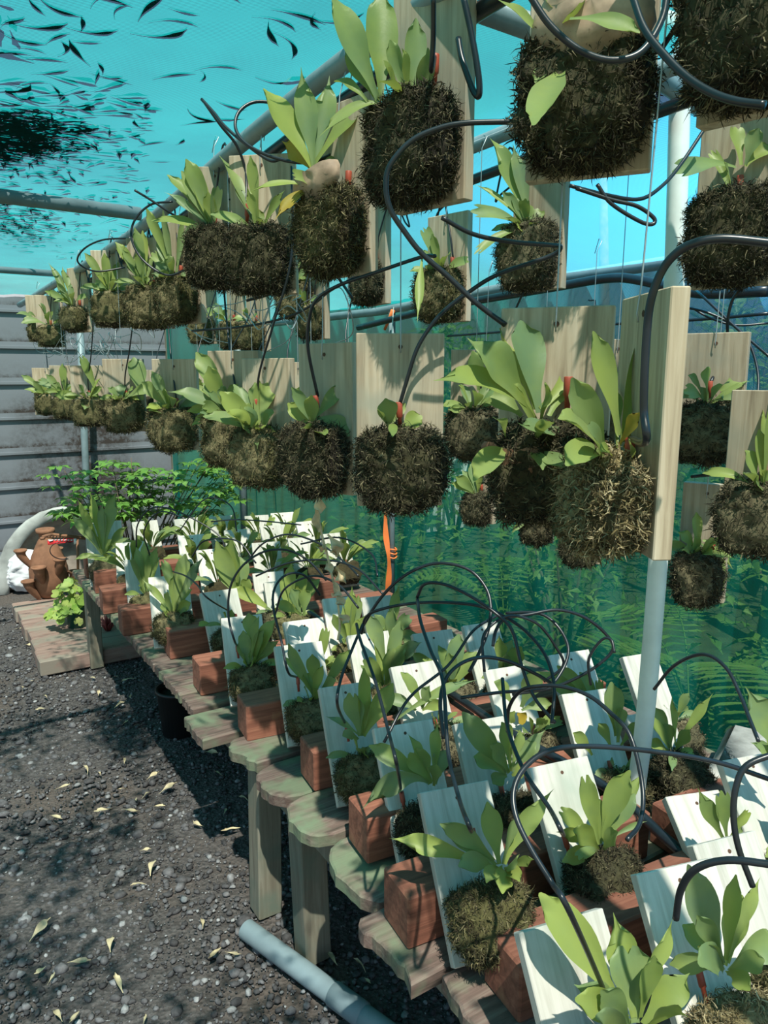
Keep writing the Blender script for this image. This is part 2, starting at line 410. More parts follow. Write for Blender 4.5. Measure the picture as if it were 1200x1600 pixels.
pipe('frame_post', [(2.2, 5.53, 0), (2.2, 5.53, 1.95)], .03, M['pipe'], 'grey corner post behind the far end of the bench', 'post')
pipe('frame_post', [Vector((at(136, 840, Y=5.9).x, 5.9, 0)), at(136, 655, Y=5.9) + Vector((0, 0, .75))], .025, M['pipe'], 'thin grey pole standing against the weatherboard wall', 'post')
# white post with elbow
wp = empty('white_post', (1.387, 1.03, BZ - .5)); Mi = Matrix.Translation(wp.location).inverted()
def loc(o_, pts): return [Mi @ Vector(p) for p in pts]
wtop = at(1064, 80, X=1.36)
wpts = [at(985, 1300, X=1.36), at(1010, 1100, X=1.36), at(1035, 780, X=1.36), at(1053, 450, X=1.36), at(1061, 200, X=1.36), wtop]
lowp = wpts[0] + (wpts[0] - wpts[1]).normalized() * .32; lowp.z = max(lowp.z, .02)
MB().tube([Mi @ p for p in spline([lowp] + wpts, 6)], .0205, 18).build('pole', M['pvc'], wp)
e = MB(); el = [wtop + Vector((0, 0, -.035)), wtop, wtop + Vector((0, 0, .012)), wtop + Vector((-.012, .002, .03)), wtop + Vector((-.04, .006, .038)), wtop + Vector((-.09, .012, .038))]
e.tube([Mi @ p for p in spline(el, 5)], .0255, 18).build('elbow', M['pvc'], wp)
tag(wp, 'white plastic pipe post with an elbow on top, standing among the bench plants', 'post')
# main black irrigation lines
pipe('irrigation_line', spline([(.735, -.5, 2.105), (.735, 1.1, 2.10), (.735, 2.0, 2.06), (.735, 3.5, 2.0), (.735, 5.3, 1.99)], 6), .0125, M['poly'], 'thick black hose strapped along the left roof pipe', 'hose')
pipe('irrigation_line', spline([(1.29, -.5, 2.11), (1.29, 1.2, 2.10), (1.29, 2.2, 2.08), (1.29, 3.6, 2.09), (1.29, 5.3, 2.08)], 6), .0125, M['poly'], 'thick black hose below the second roof pipe', 'hose')
pipe('irrigation_line', spline([at(1200, 455, X=2.1), at(1090, 458, X=2.1), at(1000, 438, X=2.1), at(950, 435, X=2.1), at(860, 450, X=2.1), at(700, 478, X=2.1), at(640, 492, X=2.1), at(560, 512, X=2.1)], 6), .016, M['poly'], 'thick black hose sagging along the top of the green side netting', 'hose')
pipe('irrigation_line', spline([at(1200, 490, X=2.15), at(1080, 500, X=2.15), at(900, 510, X=2.15), at(700, 525, X=2.15)], 6), .005, M['poly'], 'thin dark line strung along the netting beneath the thick hose', 'line')
pipe('irrigation_line', spline([(1.30, .50, .60), (1.27, .80, .615), (1.30, 1.05, .64), (1.27, 1.35, .66), (1.29, 1.8, .66), (1.27, 2.6, .66), (1.27, 3.9, .66)], 6), .0115, M['poly'], 'thick black hose lying along the middle of the bench between boards', 'hose')

# chicken wire behind the netting (upper right)
cw = MB(); a_ = .022
def hexwire(y0, y1, z0, z1):
    j = 0; z_ = z0
    while z_ < z1:
        y = y0 + (a_ * .87 if j % 2 else 0)
        while y < y1:
            P_ = lambda k: Vector((2.275 + .004 * math.sin(y * 20), y + a_ * math.sin(k * PI / 3), z_ + a_ * math.cos(k * PI / 3)))
            for k in (0, 1, 2): cw.tube([P_(k), P_(k + 1)], .0009, 3, False)
            y += a_ * 1.74
        z_ += a_ * 1.5; j += 1
hexwire(.6, 3.2, 1.3, 1.95); hexwire(.6, 2.0, .75, 1.3)
tag(cw.build('chicken_wire', M['wire']), 'hexagonal chicken wire stretched behind the upper side netting', 'netting')

# ================================================================== PLANT PARTS
def frond_geo(base, tip, ctrl, width, nrm, lobes=0, seed=0, nl=13, nw=6, narrow=.16, fold=.30, wav=.07):
    """one strap frond: narrow stalk widening to a broad rounded or shallowly forked tip"""
    rr = random.Random(seed)
    base, tip, ctrl, nrm = Vector(base), Vector(tip), Vector(ctrl), Vector(nrm)
    L = (ctrl - base).length * .5 + (tip - ctrl).length * .5 + (tip - base).length * .0
    vs_ = []; fs_ = []
    pk = rr.uniform(.58, .76); ph = rr.uniform(0, 6.28); lob = [rr.uniform(-.75, -.3), rr.uniform(.3, .75), rr.uniform(-.1, .1)]
    tw = rr.uniform(-.5, .5); skew = rr.uniform(-.18, .18)
    for i in range(nl + 1):
        s = i / nl
        for k in range(nw + 1):
            t = -1 + 2 * k / nw
            if lobes == 0: ext = 1 - .10 * t * t * 1.0
            elif lobes == 1: ext = 1 - .16 * max(0, 1 - abs(t) / .45) - .14 * t * t
            elif lobes == 2: ext = 1 - .13 * max(0, 1 - abs(t - lob[0]) / .3) - .11 * max(0, 1 - abs(t - lob[1]) / .3) - .05 * abs(t)
            else: ext = 1 - .22 * abs(t) + skew * t * .5
            ss = s * (1 + (ext - 1) * s * s)
            p = base * (1 - ss) ** 2 + ctrl * 2 * ss * (1 - ss) + tip * ss * ss
            tg = ((ctrl - base) * (1 - ss) + (tip - ctrl) * ss)
            tg = tg.normalized() if tg.length > 1e-6 else Vector((0, 0, 1))
            nn = (nrm - tg * nrm.dot(tg)); nn = nn.normalized() if nn.length > 1e-4 else tg.orthogonal().normalized()
            wd = tg.cross(nn)
            an = tw * s; wd2 = wd * math.cos(an) + nn * math.sin(an); nn2 = nn * math.cos(an) - wd * math.sin(an)
            if s < pk: wf = narrow + (1 - narrow) * (0.5 - 0.5 * math.cos(PI * (s / pk) ** 1.25))
            else:
                q = (s - pk) / (1 - pk); end = (.34, .66, .76, .22)[lobes]
                wf = end + (1 - end) * math.sqrt(max(0, 1 - q ** 2.2))
            x = t * width / 2 * wf
            cup = fold * width * (t * t) * wf * .5 + wav * width * math.sin(s * 9 + ph + t) * abs(t) * s
            vs_.append(p + wd2 * x + nn2 * cup)
    for i in range(nl):
        for k in range(nw):
            a = i * (nw + 1) + k; fs_.append((a, a + 1, a + nw + 2, a + nw + 1))
    return vs_, fs_

def moss_mesh(name, w_, h_, dpt, seed, strands, mat, slen=.018, n_=14):
    """a rounded block of moss bound on the lower half of the board, hairy with short fibres"""
    rr = random.Random(seed); b = MB(); P5 = 3.5; surf = []
    for ax in range(3):
        for sg in (-1, 1):
            o = len(b.v)
            for j in range(n_ + 1):
                for i in range(n_ + 1):
                    q = [0, 0, 0]; q[ax] = sg; q[(ax + 1) % 3] = -1 + 2 * i / n_; q[(ax + 2) % 3] = (-1 + 2 * j / n_) * sg
                    l = sum(abs(c) ** P5 for c in q) ** (1 / P5); p = Vector(q) / l
                    nn = Vector((abs(p.x) ** 3 * (1 if p.x > 0 else -1), abs(p.y) ** 3 * (1 if p.y > 0 else -1), abs(p.z) ** 3 * (1 if p.z > 0 else -1))).normalized()
                    wob = (.012 * noise.noise(p * 2.2 + Vector((seed, 0, 0))) + .007 * noise.noise(p * 7 + Vector((0, seed, 0))))
                    wz = 1.0 - .10 * (p.z < -.5) * 1 + .0
                    pp = Vector((p.x * w_ / 2 * wz, p.y * dpt / 2, p.z * h_ / 2)) + nn * wob
                    pp.y = min(pp.y - dpt / 2 - .010, -.0105); pp.z += h_ / 2 + .002
                    b.v.append(tuple(pp)); surf.append((pp, nn))
            for j in range(n_):
                for i in range(n_):
                    a = o + j * (n_ + 1) + i; b.f.append((a, a + 1, a + n_ + 2, a + n_ + 1)); b.m.append(0)
    cand = [s_ for s_ in surf if s_[0].y < -.014]
    for _ in range(strands):
        p, nn = cand[rr.randrange(len(cand))]
        p = p + nn * rr.uniform(-.001, .003) + Vector((rr.uniform(-.007, .007), rr.uniform(-.005, .005), rr.uniform(-.007, .007)))
        p.y = min(p.y, -.0125)
        d_ = (nn * rr.uniform(.1, .9) + Vector((rr.gauss(0, .7), rr.gauss(0, .6), rr.gauss(-.15, .7)))).normalized()
        l = slen * rr.uniform(.4, 1.3); w2 = rr.uniform(.0004, .0010); s_ = d_.cross(Vector((rr.gauss(0, 1), rr.gauss(0, 1), rr.gauss(0, 1)))).normalized()
        c2 = (d_ + nn.cross(d_) * rr.uniform(-1.3, 1.3) - nn * .5).normalized()
        p0 = p - nn * .002; p1 = p0 + d_ * l * .5; p2 = p1 + c2 * l * .5
        if p2.y > -.012: p2.y = -.012
        b.add([p0 - s_ * w2, p0 + s_ * w2, p1 - s_ * w2, p1 + s_ * w2, p2], [(0, 1, 3, 2), (2, 3, 4)])
    return b.mesh(name, mat)
def board_mesh(w_, h_, mats, th=.021):
    b = MB(); b.box((0, 0, h_ / 2), (w_, th, h_), None, .0015)
    b.cur = 1; b.tube([(0, -th / 2 - .0006, h_ - .022), (0, 0, h_ - .022)], .0038, 8); b.cur = 0
    return b.mesh('board', mats, False)
def shield_mesh(r_, seed, mat):
    """papery kidney-shaped basal frond clasping the top of the moss, open crinkled rim"""
    b = MB(); nu, nv = 18, 9
    for j in range(nv + 1):
        for i in range(nu + 1):
            a = -1.9 + 3.8 * i / nu; q = j / nv
            rr_ = r_ * (math.sin(q * 1.75)) * (1 + .10 * math.sin(a * 5 + seed) * q)
            p = Vector((math.sin(a) * rr_, -r_ * .62 * math.cos(q * 1.45) - .0, math.cos(a + PI) * rr_ * .85))
            p += Vector((1, 1, 1)) * .005 * noise.noise(p * 60 + Vector((seed, 0, 0)))
            p.y = min(p.y, .0); b.v.append(tuple(p))
    for j in range(nv):
        for i in range(nu):
            a = j * (nu + 1) + i; b.f.append((a, a + 1, a + nu + 2, a + nu + 1)); b.m.append(0)
    return b.mesh('shield_frond', mat)
def emitter_mesh():
    b = MB(); b.lathe([(0, 0), (.0035, 0), (.004, .02), (.0058, .022), (.0058, .045), (.0052, .046), (.002, .046)], n=12); return b.mesh('drip_emitter', M['emit'])
EMIT = emitter_mesh()
BOARD = {}
def board(w_, h_, k):
    key = (w_, h_, k)
    if key not in BOARD: BOARD[key] = board_mesh(w_, h_, [M[k], M['rust']])
    return BOARD[key]
MOSS = {}
def moss(w_, h_, dp, seed, q, k):
    key = (w_, h_, dp, seed, q, k)
    if key not in MOSS: MOSS[key] = moss_mesh('moss', w_, h_, dp, seed, {0: 350, 1: 2200, 2: 6000, 3: 11000}[q], M[k], {0: .018, 1: .015, 2: .014, 3: .014}[q], {0: 8, 1: 12, 2: 16, 3: 18}[q])
    return MOSS[key]
SH = {}
def shield(r_, seed, k):
    key = (r_, seed, k)
    if key not in SH: SH[key] = shield_mesh(r_, seed, M[k])
    return SH[key]
def child(name, me, parent, loc_=(0, 0, 0), rot=(0, 0, 0)):
    o = bpy.data.objects.new(name, me); link(o, parent); o.location = loc_; o.rotation_euler = rot; return o

VAR = {}
def variant(seed, lean, mh, dp, n, lmin, lmax, wd):
    """local fronds of a kind of plant; lean = how far the board leans back (fronds still seek the light)"""
    key = (seed, round(lean, 2), n, round(lmax, 3))
    if key in VAR: return VAR[key]
    rr = random.Random(seed); upl = Matrix.Rotation(lean, 3, 'X') @ Vector((0, 0, 1))
    fwl = Vector((0, -1, 0)); out = []
    for i in range(n):
        az = R(-95 + 190 * (i + .5) / n + rr.uniform(-14, 14)); el = R(rr.choice([25, 40, 55, 65, 72]) + rr.uniform(-10, 8))
        if i == 0 or i == n - 1: el = R(rr.uniform(5, 30))
        side = Vector((math.sin(az), 0, 0)) + fwl * math.cos(az)
        d_ = (side.normalized() * math.cos(el) + upl * math.sin(el)).normalized()
        l = rr.uniform(lmin, lmax)
        b0 = Vector((math.sin(az) * .008, -dp * .62 - .004 * math.cos(az), mh - .012))
        tip = b0 + d_ * l - upl * l * .12; ctrl = b0 + (d_ * .45 + upl * .22) * l
        if tip.y > -.02: tip.y = -.02 - rr.uniform(0, .02)
        if ctrl.y > -.02: ctrl.y = -.02
        nr = (upl * .5 + fwl * .6 + Vector((rr.uniform(-.5, .5), 0, 0)) - side * .5)
        out.append(frond_geo(b0, tip, ctrl, wd * rr.uniform(.75, 1.25), nr, rr.choice([0, 0, 1, 2, 3]), rr.random()))
    ms = []; joined = MB()
    for v_, f_ in out: ms.append(MB().add(v_, f_).mesh('frond', M['frond'])); joined.add(v_, f_)
    VAR[key] = (ms, joined.mesh('fronds', M['frond'])); return VAR[key]

mounts = []
def mount(label, loc_, rz, lean=0, w_=.14, h_=.30, mh=.15, dp=.085, q=1, bk='pine', mk='moss', sh=None, seed=1, px=None, auto=None, group=None,
          wire_top=None, em=None, tiltx=0, roll=0, yel=()):
    """one mounted fern: board with moss, fronds, maybe a shield frond, a hanging wire and a drip emitter"""
    mat = Matrix.Translation(loc_) @ Matrix.Rotation(rz, 4, 'Z') @ Matrix.Rotation(roll, 4, 'Y') @ Matrix.Rotation(-lean, 4, 'X')
    dp = round(dp * (.82 if lean == 0 else 1.0), 3); mh = round(mh * .90, 3)
    root = empty('mounted_fern', loc_, mat); inv = mat.inverted()
    child('board', board(w_, h_, bk), root)
    child('moss', moss(round(w_ - .006, 3), mh, dp, seed % 4, q, mk), root)
    top = Vector((0, -dp * .6, mh - .012))
    if sh: child('shield_frond', shield(sh[0], sh[1], sh[2]), root, (sh[3] if len(sh) > 3 else 0, -dp * .78, mh - .01 + (sh[4] if len(sh) > 4 else 0)))
    if em is not None and em[0] == 'px':
        em = inv @ at(em[1], em[2], d=depth(mat @ Vector((0, -.03, mh)))); em.y = min(em.y, -.018)
    ep = em if em is not None else (rnd.uniform(-.02, .03), -.019, mh - .014)
    child('drip_emitter', EMIT, root, ep, (R(rnd.uniform(-4, 8)), R(rnd.uniform(-6, 6)), 0))
    if px:
        bw = mat @ top; bd = depth(bw); i = 0
        for fr in px:
            tx, ty, wpx = fr[:3]; o = fr[3] if len(fr) > 3 else {}
            dd = o.get('dd', rnd.uniform(-.05, .02))
            b0 = at(*o['b'], d=bd + o.get('bd', 0)) if 'b' in o else bw + Vector((rnd.uniform(-.006, .006), 0, 0))
            tp = at(tx, ty, d=bd + dd); L = (tp - b0).length
            ctrl = b0 * .52 + tp * .48 + Vector((0, 0, 1)) * L * o.get('up', .16) + RT * L * o.get('rt', 0)
            side = 1 if tx > 600 else -1
            nv = (-FW * .8 + Vector((0, 0, 1)) * .45 + RT * (o.get('n', rnd.uniform(-.5, .5))))
            v_, f_ = frond_geo(b0, tp, ctrl, max(.012, wpx * 1.12 * (bd + dd * .5) / F), nv, o.get('l', rnd.choice([0, 0, 3, 2])), rnd.random(), narrow=o.get('nr', .2))
            ob = MB().add([inv @ p for p in v_], f_).build('frond', M['frondy'] if o.get('y') else M['frond'], root)
            if o.get('y'): ob['label'] = 'yellowing frond'
        if q <= 2 and h_ > .25: child('small_fronds', variant(300 + seed, lean, mh, dp, 7, .045, .10, .026)[1], root)
    else:
        ms, jo = variant(*auto) if auto else variant(seed, lean, mh, dp, 8, .07, .15, .032)
        if q >= 1:
            for m_ in ms: child('frond', m_, root)
        else: child('fronds', jo, root)
    if wire_top is not None:
        hp = inv @ Vector(wire_top); h0 = Vector((0, -.012, h_ - .022))
        b = MB(); up_ = hp
        b.tube([h0 + Vector((0, -.004, -.01)), h0 + Vector((0, -.006, .0)), h0 + Vector((0, -.003, .03)), up_ * .99 + h0 * .01, up_ + Vector((.012, 0, .02)), up_ + Vector((0, .02, .03)), up_ + Vector((-.01, .02, -.01))], .0011, 5)
        b.build('hanging_wire', M['wire'], root)
    tag(root, label, 'fern', group); mounts.append(root)
    root['em'] = 0; del root['em']
    return root, mat @ (Vector(ep) + Vector((0, 0, .044)))
def pipez(y):
    for a, b in zip(PA, PA[1:]):
        if a[1] <= y <= b[1]: return a[2] + (b[2] - a[2]) * (y - a[1]) / (b[1] - a[1])
    return 2.05
emits = {}
def hang(key, label, px_top, X, yaw_off, h_=.30, hook='A', **kw):
    """board whose top centre is seen at px_top, hanging in the row at X; yaw_off = how far it is turned away from the viewer"""
    tp = at(px_top[0], px_top[1], X=X) if len(px_top) == 2 else at(px_top[0], px_top[1], X=X) + Vector((0, 0, h_))
    hd = math.degrees(math.atan2(tp.x, tp.y))
    rz = R(-hd - yaw_off); base = tp - Vector((0, 0, h_))
    pz = (pipez(tp.y) - .01) if hook == 'A' else (2.135 if hook == 'B' else 1.95)
    wt = Vector((X, tp.y, pz)) if pz - tp.z > .02 else tp + Vector((0, 0, .05))
    r_, e_ = mount(label, base, rz, h_=h_, wire_top=wt, **kw); emits[key] = (e_, tp, hook); return r_
GA, GU = 'mounted ferns on the left hanging rows, lower tier', 'mounted ferns on the left hanging rows, upper tier'
GB, GC = 'mounted ferns on the second hanging rows', 'small mounted ferns hanging low beside the side netting'
D = lambda **k: k
# ---- row A, lower tier (front to back)
hang('L1', 'long grey-green fern on nearest edge-on hanging board, in front of white post', (1022, 458), .715, 68, h_=.29, w_=.14, mh=.118, dp=.098, q=3, bk='pine', mk='mossy', seed=2, em=('px', 1008, 745),
     px=[(926, 517, 37, D(b=(968, 680), up=.05, l=0, n=.1, dd=-.03)), (893, 590, 40, D(b=(948, 722), up=.1, l=0, n=-.2, dd=-.05)), (1026, 476, 46, D(b=(972, 690), up=.02, l=3, n=.4, dd=.02, rt=-.06)),
         (872, 655, 42, D(b=(950, 722), up=.25, l=0, dd=-.06)), (884, 728, 44, D(b=(950, 728), up=.3, l=0, dd=-.09, n=-.2)), (918, 668, 40, D(b=(948, 735), l=0, dd=-.09, up=.1)), (938, 705, 20, D(b=(960, 728), dd=-.1)),
         (1003, 640, 22, D(b=(968, 695), y=1, l=3, dd=-.04, up=.02)), (985, 690, 18, D(b=(984, 735), l=0, dd=-.08)), (1018, 648, 22, D(b=(975, 700), y=1, l=3, dd=.05)), (955, 600, 24, D(b=(965, 700), l=0, dd=.05))])
hang('L2', 'big wide-spreading pale fern with brown shield on hanging board behind the nearest one', (872, 480), .73, 6, h_=.275, w_=.145, mh=.13, dp=.095, q=3, mk='mossd', seed=1, sh=(.044, 3, 'shield', -.035, -.012), em=(.02, -.03, .14),
     px=[(813, 500, 58, D(b=(842, 645), l=0, up=.03, n=.2, dd=.0)), (781, 512, 44, D(b=(838, 640), l=0, up=.05, dd=.04)), (729, 527, 60, D(b=(832, 655), l=3, up=.16, n=-.2, dd=-.08)), (676, 595, 46, D(b=(830, 640), l=3, up=.2, n=-.1, dd=-.10)),
         (955, 510, 46, D(b=(845, 640), l=3, up=-.02, n=.3, dd=.05)), (803, 600, 24, D(b=(838, 655), l=0, dd=-.07, up=.05)), (856, 603, 32, D(b=(845, 655), l=0, dd=-.05)), (808, 660, 42, D(b=(880, 668), l=3, dd=-.10, up=-.1)),
         (863, 660, 20, D(b=(830, 700), l=0, dd=-.12)), (890, 733, 26, D(b=(828, 700), l=0, dd=-.10, up=.0)), (775, 655, 20, D(b=(790, 690), l=0, dd=-.12)), (740, 752, 36, D(b=(795, 705), l=0, dd=-.12, up=.15)),
         (848, 735, 22, D(b=(830, 702), l=0, dd=-.08, up=.1)), (765, 620, 34, D(b=(815, 650), l=2, dd=.0)), (897, 600, 34, D(b=(858, 650), l=0, dd=.04))])
hang('L3', 'small young fern on tan board with brown stain, broad moss block below', (625, 521), .70, -4, h_=.288, w_=.146, mh=.142, dp=.085, q=3, mk='mossd', seed=0, em=('px', 625, 672),
     px=[(602, 622, 30, D(b=(609, 672), l=0, up=.08)), (660, 650, 28, D(b=(625, 676), l=0, up=.1)), (634, 630, 13, D(b=(610, 668), l=0)), (613, 683, 13, D(b=(615, 662), l=0, dd=-.07)), (590, 640, 12, D(b=(606, 668), l=0))])
hang('L4', 'fern with one long curved frond on board turned sideways, left of the stained tan board', (512, 536), .70, 42, h_=.292, w_=.14, mh=.148, q=3, dp=.085, mk='mossd', seed=3, em=('px', 497, 655),
     px=[(545, 582, 20, D(b=(490, 655), l=3, up=-.1)), (487, 617, 22, D(l=0, dd=-.05)), (449, 630, 22, D(l=0, up=.15)), (546, 682, 28, D(b=(494, 655), l=0, up=.3)), (507, 680, 18, D(l=0, dd=-.08, up=.1)), (455, 605, 18, D(l=0)), (470, 670, 14, D(l=0, dd=-.08))])
hang('L5', 'fern with many spreading fronds on split-lit board between the long-frond fern and a drooping one', (418, 560), .70, 40, h_=.285, w_=.14, mh=.142, q=2, dp=.09, mk='moss', seed=1, em=('px', 403, 655),
     px=[(343, 612, 28, D(up=.1, l=0)), (398, 597, 20, D(l=0)), (418, 597, 30, D(l=2)), (365, 600, 20, D(l=0)), (317, 650, 26, D(l=0, up=.15)), (355, 645, 28, D(l=0, dd=-.07)), (428, 645, 24, D(l=0, dd=-.05)), (402, 703, 18, D(l=3, dd=-.06, up=.3)), (383, 640, 24, D(dd=-.08))])
hang('L6', 'fern with drooping yellow-green frond pair and pale shield, middle of left lower row', (366, 548), .70, 28, h_=.285, w_=.14, mh=.15, q=2, mk='moss', seed=2, sh=(.028, 5, 'shieldg'),
     px=[(306, 550, 26, D(l=0)), (325, 572, 28, D(l=0)), (261, 612, 24, D(l=3, up=.18)), (318, 600, 20, D(l=0)), (300, 665, 18, D(l=0, up=.25)), (372, 600, 22, D(l=0)), (312, 645, 18, D(l=0, dd=-.06)), (352, 620, 20, D())])
hang('L7', 'nail-holed board with squat moss block, right end of far group in lower left row', (273, 561), .70, 22, h_=.275, w_=.14, mh=.14, q=2, mk='moss', seed=3,
     px=[(237, 580, 16, D(l=0)), (221, 597, 18, D(l=0)), (232, 642, 22, D(l=0, up=.2)), (256, 605, 14, D(l=0)), (263, 620, 14, D(l=0))])
hang('L8', 'fern with tall paddle frond on the white split-lit board of the far lower left row', (192, 561), .70, 16, h_=.27, w_=.15, mh=.135, q=2, mk='moss', seed=0,
     px=[(209, 558, 24, D(l=0, b=(222, 625))), (188, 600, 16, D(l=0)), (243, 605, 16, D(l=0)), (180, 625, 12, D(l=0)), (197, 612, 16, D(l=0))])
hang('L9', 'fern with upright blue-green forked frond on dark board, left of the white split-lit board', (135, 571), .70, 10, h_=.27, w_=.14, mh=.14, q=1, mk='moss', seed=1,
     px=[(125, 553, 12, D(l=1, b=(155, 625))), (85, 618, 14, D(l=0, up=.15)), (160, 605, 10, D(l=0)), (132, 640, 12, D(l=0, up=.2)), (158, 590, 10, D())])
hang('L10', 'fern bunch on second board from the far end of the lower left row', (100, 571), .70, 5, h_=.27, w_=.14, mh=.13, q=1, mk='moss', seed=2,
     px=[(97, 568, 10, D(l=0)), (72, 585, 10, D(l=0)), (80, 600, 14, D(l=0)), (60, 595, 12, D()), (110, 600, 12, D())])
hang('L11', 'pale bleached fern at the far end of the lower left row', (70, 575), .70, 0, h_=.27, w_=.14, mh=.13, q=1, mk='moss', seed=3,
     px=[(33, 586, 9, D(l=0)), (38, 608, 8, D(l=0)), (52, 595, 10, D()), (65, 590, 10, D()), (80, 585, 10, D()), (55, 620, 10, D())])
# ---- row A, upper tier
hang('U1', 'dark mossy board cut off by the top right corner, nearest of the upper tier', (1195, 180, 'b'), .80, 20, w_=.14, mh=.20, dp=.10, q=3, mk='mossd', seed=1, auto=(21, 0, .20, .10, 6, .06, .12, .03))
hang('U2', 'fern with broad tan shield frond over large dark moss, left of white post top', (916, 278, 'b'), .74, 10, w_=.15, mh=.158, dp=.10, q=3, mk='mossd', seed=0, sh=(.066, 2, 'shieldg', .012, .022),
     px=[(772, -5, 24, D(b=(862, 72), l=3, up=.1)), (833, 196, 46, D(b=(885, 100), l=0, up=.05, dd=-.12)), (836, 130, 22, D(b=(865, 95), dd=-.02, l=0)), (850, -8, 40, D(b=(895, 85), l=0)), (1000, 52, 30, D(b=(890, 30), l=0, up=.12, dd=-.1, bd=-.07)), (945, -15, 34, D(b=(905, 80), l=0)), (880, -20, 36, D(l=0, b=(900, 80))), (905, 5, 40, D(l=0, dd=-.07, b=(895, 80)))])
hang('U3', 'fern with very tall upright fronds on board seen half edge-on, top centre', (674, 325, 'b'), .70, 42, h_=.315, w_=.145, mh=.16, dp=.095, q=3, mk='mossd', seed=2, em=(.03, -.03, .15),
     px=[(519, -8, 42, D(b=(592, 158), l=0, up=.0, n=-.3)), (596, -15, 46, D(b=(594, 158), l=0, up=.0, n=.5)), (540, 78, 36, D(b=(590, 158), l=0, up=.02)), (520, 128, 20, D(b=(575, 160), l=2, up=.3)), (497, 215, 22, D(b=(600, 165), l=3, up=.35, rt=.15)),
         (650, 28, 34, D(b=(642, 168), l=0, up=0)), (668, 74, 26, D(b=(646, 168), l=0, up=0, rt=.12)), (609, 62, 22, D(b=(636, 165), l=0)), (594, 126, 24, D(b=(640, 170), l=0, up=.15, dd=-.08)), (600, 100, 30, D(b=(625, 165), l=2)), (628, 75, 22, D(b=(638, 165), l=0))])
hang('U4', 'lime fern with folded brown shield on edge-on board under the looping black tube', (541, 160), .70, 48, h_=.292, w_=.14, mh=.155, dp=.08, q=3, mk='moss', seed=3, sh=(.056, 7, 'shieldg', -.012, .036),
     px=[(411, 138, 44, D(b=(488, 262), l=0, up=.02)), (470, 103, 32, D(b=(490, 262), l=3, up=0)), (515, 117, 34, D(b=(492, 262), l=3, up=0)), (585, 152, 30, D(b=(490, 258), l=3, up=.12)), (456, 273, 20, D(b=(500, 298), l=2)), (384, 303, 15, D(b=(498, 295), l=3, up=.2)),
         (428, 346, 18, D(b=(495, 298), l=3, y=1, up=.3)), (528, 250, 16, D(b=(500, 270), l=0)), (440, 220, 22, D(b=(488, 265), y=1, l=3, up=0))])
hang('U5', 'fern on wide grey board, right one of the close pair at upper left', (410, 243), .70, 18, h_=.29, w_=.145, mh=.148, dp=.09, q=3, bk='pine', mk='mossd', seed=1, em=(-.03, -.03, .14),
     px=[(343, 243, 22, D(l=0)), (391, 243, 16, D(l=0)), (362, 285, 16, D()), (328, 335, 18, D(l=0)), (404, 327, 18, D(l=0)), (385, 290, 14, D()), (446, 296, 12, D(l=3)), (410, 342, 12, D(l=3, up=.3))])
hang('U6', 'fern with fan of whitish fronds, left one of the close pair at upper left', (336, 262), .70, 12, h_=.29, w_=.14, mh=.155, dp=.09, q=3, mk='mossd', seed=2,
     px=[(290, 248, 24, D(l=0)), (283, 267, 22, D(l=0)), (305, 273, 20, D()), (261, 273, 18, D(l=0)), (257, 300, 12, D()), (236, 345, 18, D(l=0, up=.15)), (283, 367, 16, D(l=3, up=.2)), (325, 300, 18, D()), (340, 290, 16, D())])
hang('U7', 'fern with drooping frond in front of slanted narrow board, left of the close pair', (286, 345), .70, 50, h_=.28, w_=.14, mh=.14, dp=.08, q=2, mk='moss', seed=0,
     px=[(228, 325, 16, D(l=0)), (255, 328, 14, D(l=0)), (245, 372, 14, D(l=0)), (262, 395, 14, D(l=3, up=.2)), (290, 340, 12, D()), (236, 395, 14, D())])
hang('U8', 'fern with leafy crown and round moss block under the small tube ring at left', (232, 372), .70, 20, h_=.28, w_=.14, mh=.14, dp=.09, q=2, mk='moss', seed=1,
     px=[(210, 355, 14, D(l=0)), (223, 360, 14, D(l=0)), (190, 390, 12, D()), (200, 412, 12, D()), (240, 400, 14, D()), (180, 378, 14, D(l=0)), (215, 392, 14, D(l=0))])
hang('U9', 'fern on tan board with curled frond, third from the far end of upper left row', (172, 392), .70, 15, h_=.28, w_=.14, mh=.14, dp=.09, q=1, mk='moss', seed=2,
     px=[(132, 395, 12, D(l=0)), (163, 395, 12, D(l=0)), (197, 440, 12, D(l=0)), (145, 445, 12, D()), (152, 420, 10, D()), (185, 410, 10, D(l=0))])
hang('U10', 'long narrow-leaved fern by pale edge-on board, second from far end of upper left row', (122, 418), .70, 55, h_=.28, w_=.14, mh=.12, dp=.08, q=1, mk='moss', seed=3,
     px=[(75, 410, 9, D(l=3)), (97, 416, 10, D(l=3)), (88, 440, 10, D()), (110, 440, 9, D()), (70, 455, 10, D())])
hang('U11', 'small bushy fern at the very far end of the upper left row', (75, 462), .70, 5, h_=.27, w_=.14, mh=.12, dp=.08, q=1, mk='moss', seed=0, auto=(33, 0, .12, .08, 8, .08, .16, .04))
hang('U12', 'low leafy fern partly behind the far board of the upper left row', (60, 462), .70, 5, h_=.26, w_=.14, mh=.12, dp=.08, q=1, mk='moss', seed=1, auto=(34, 0, .12, .08, 8, .08, .14, .04))
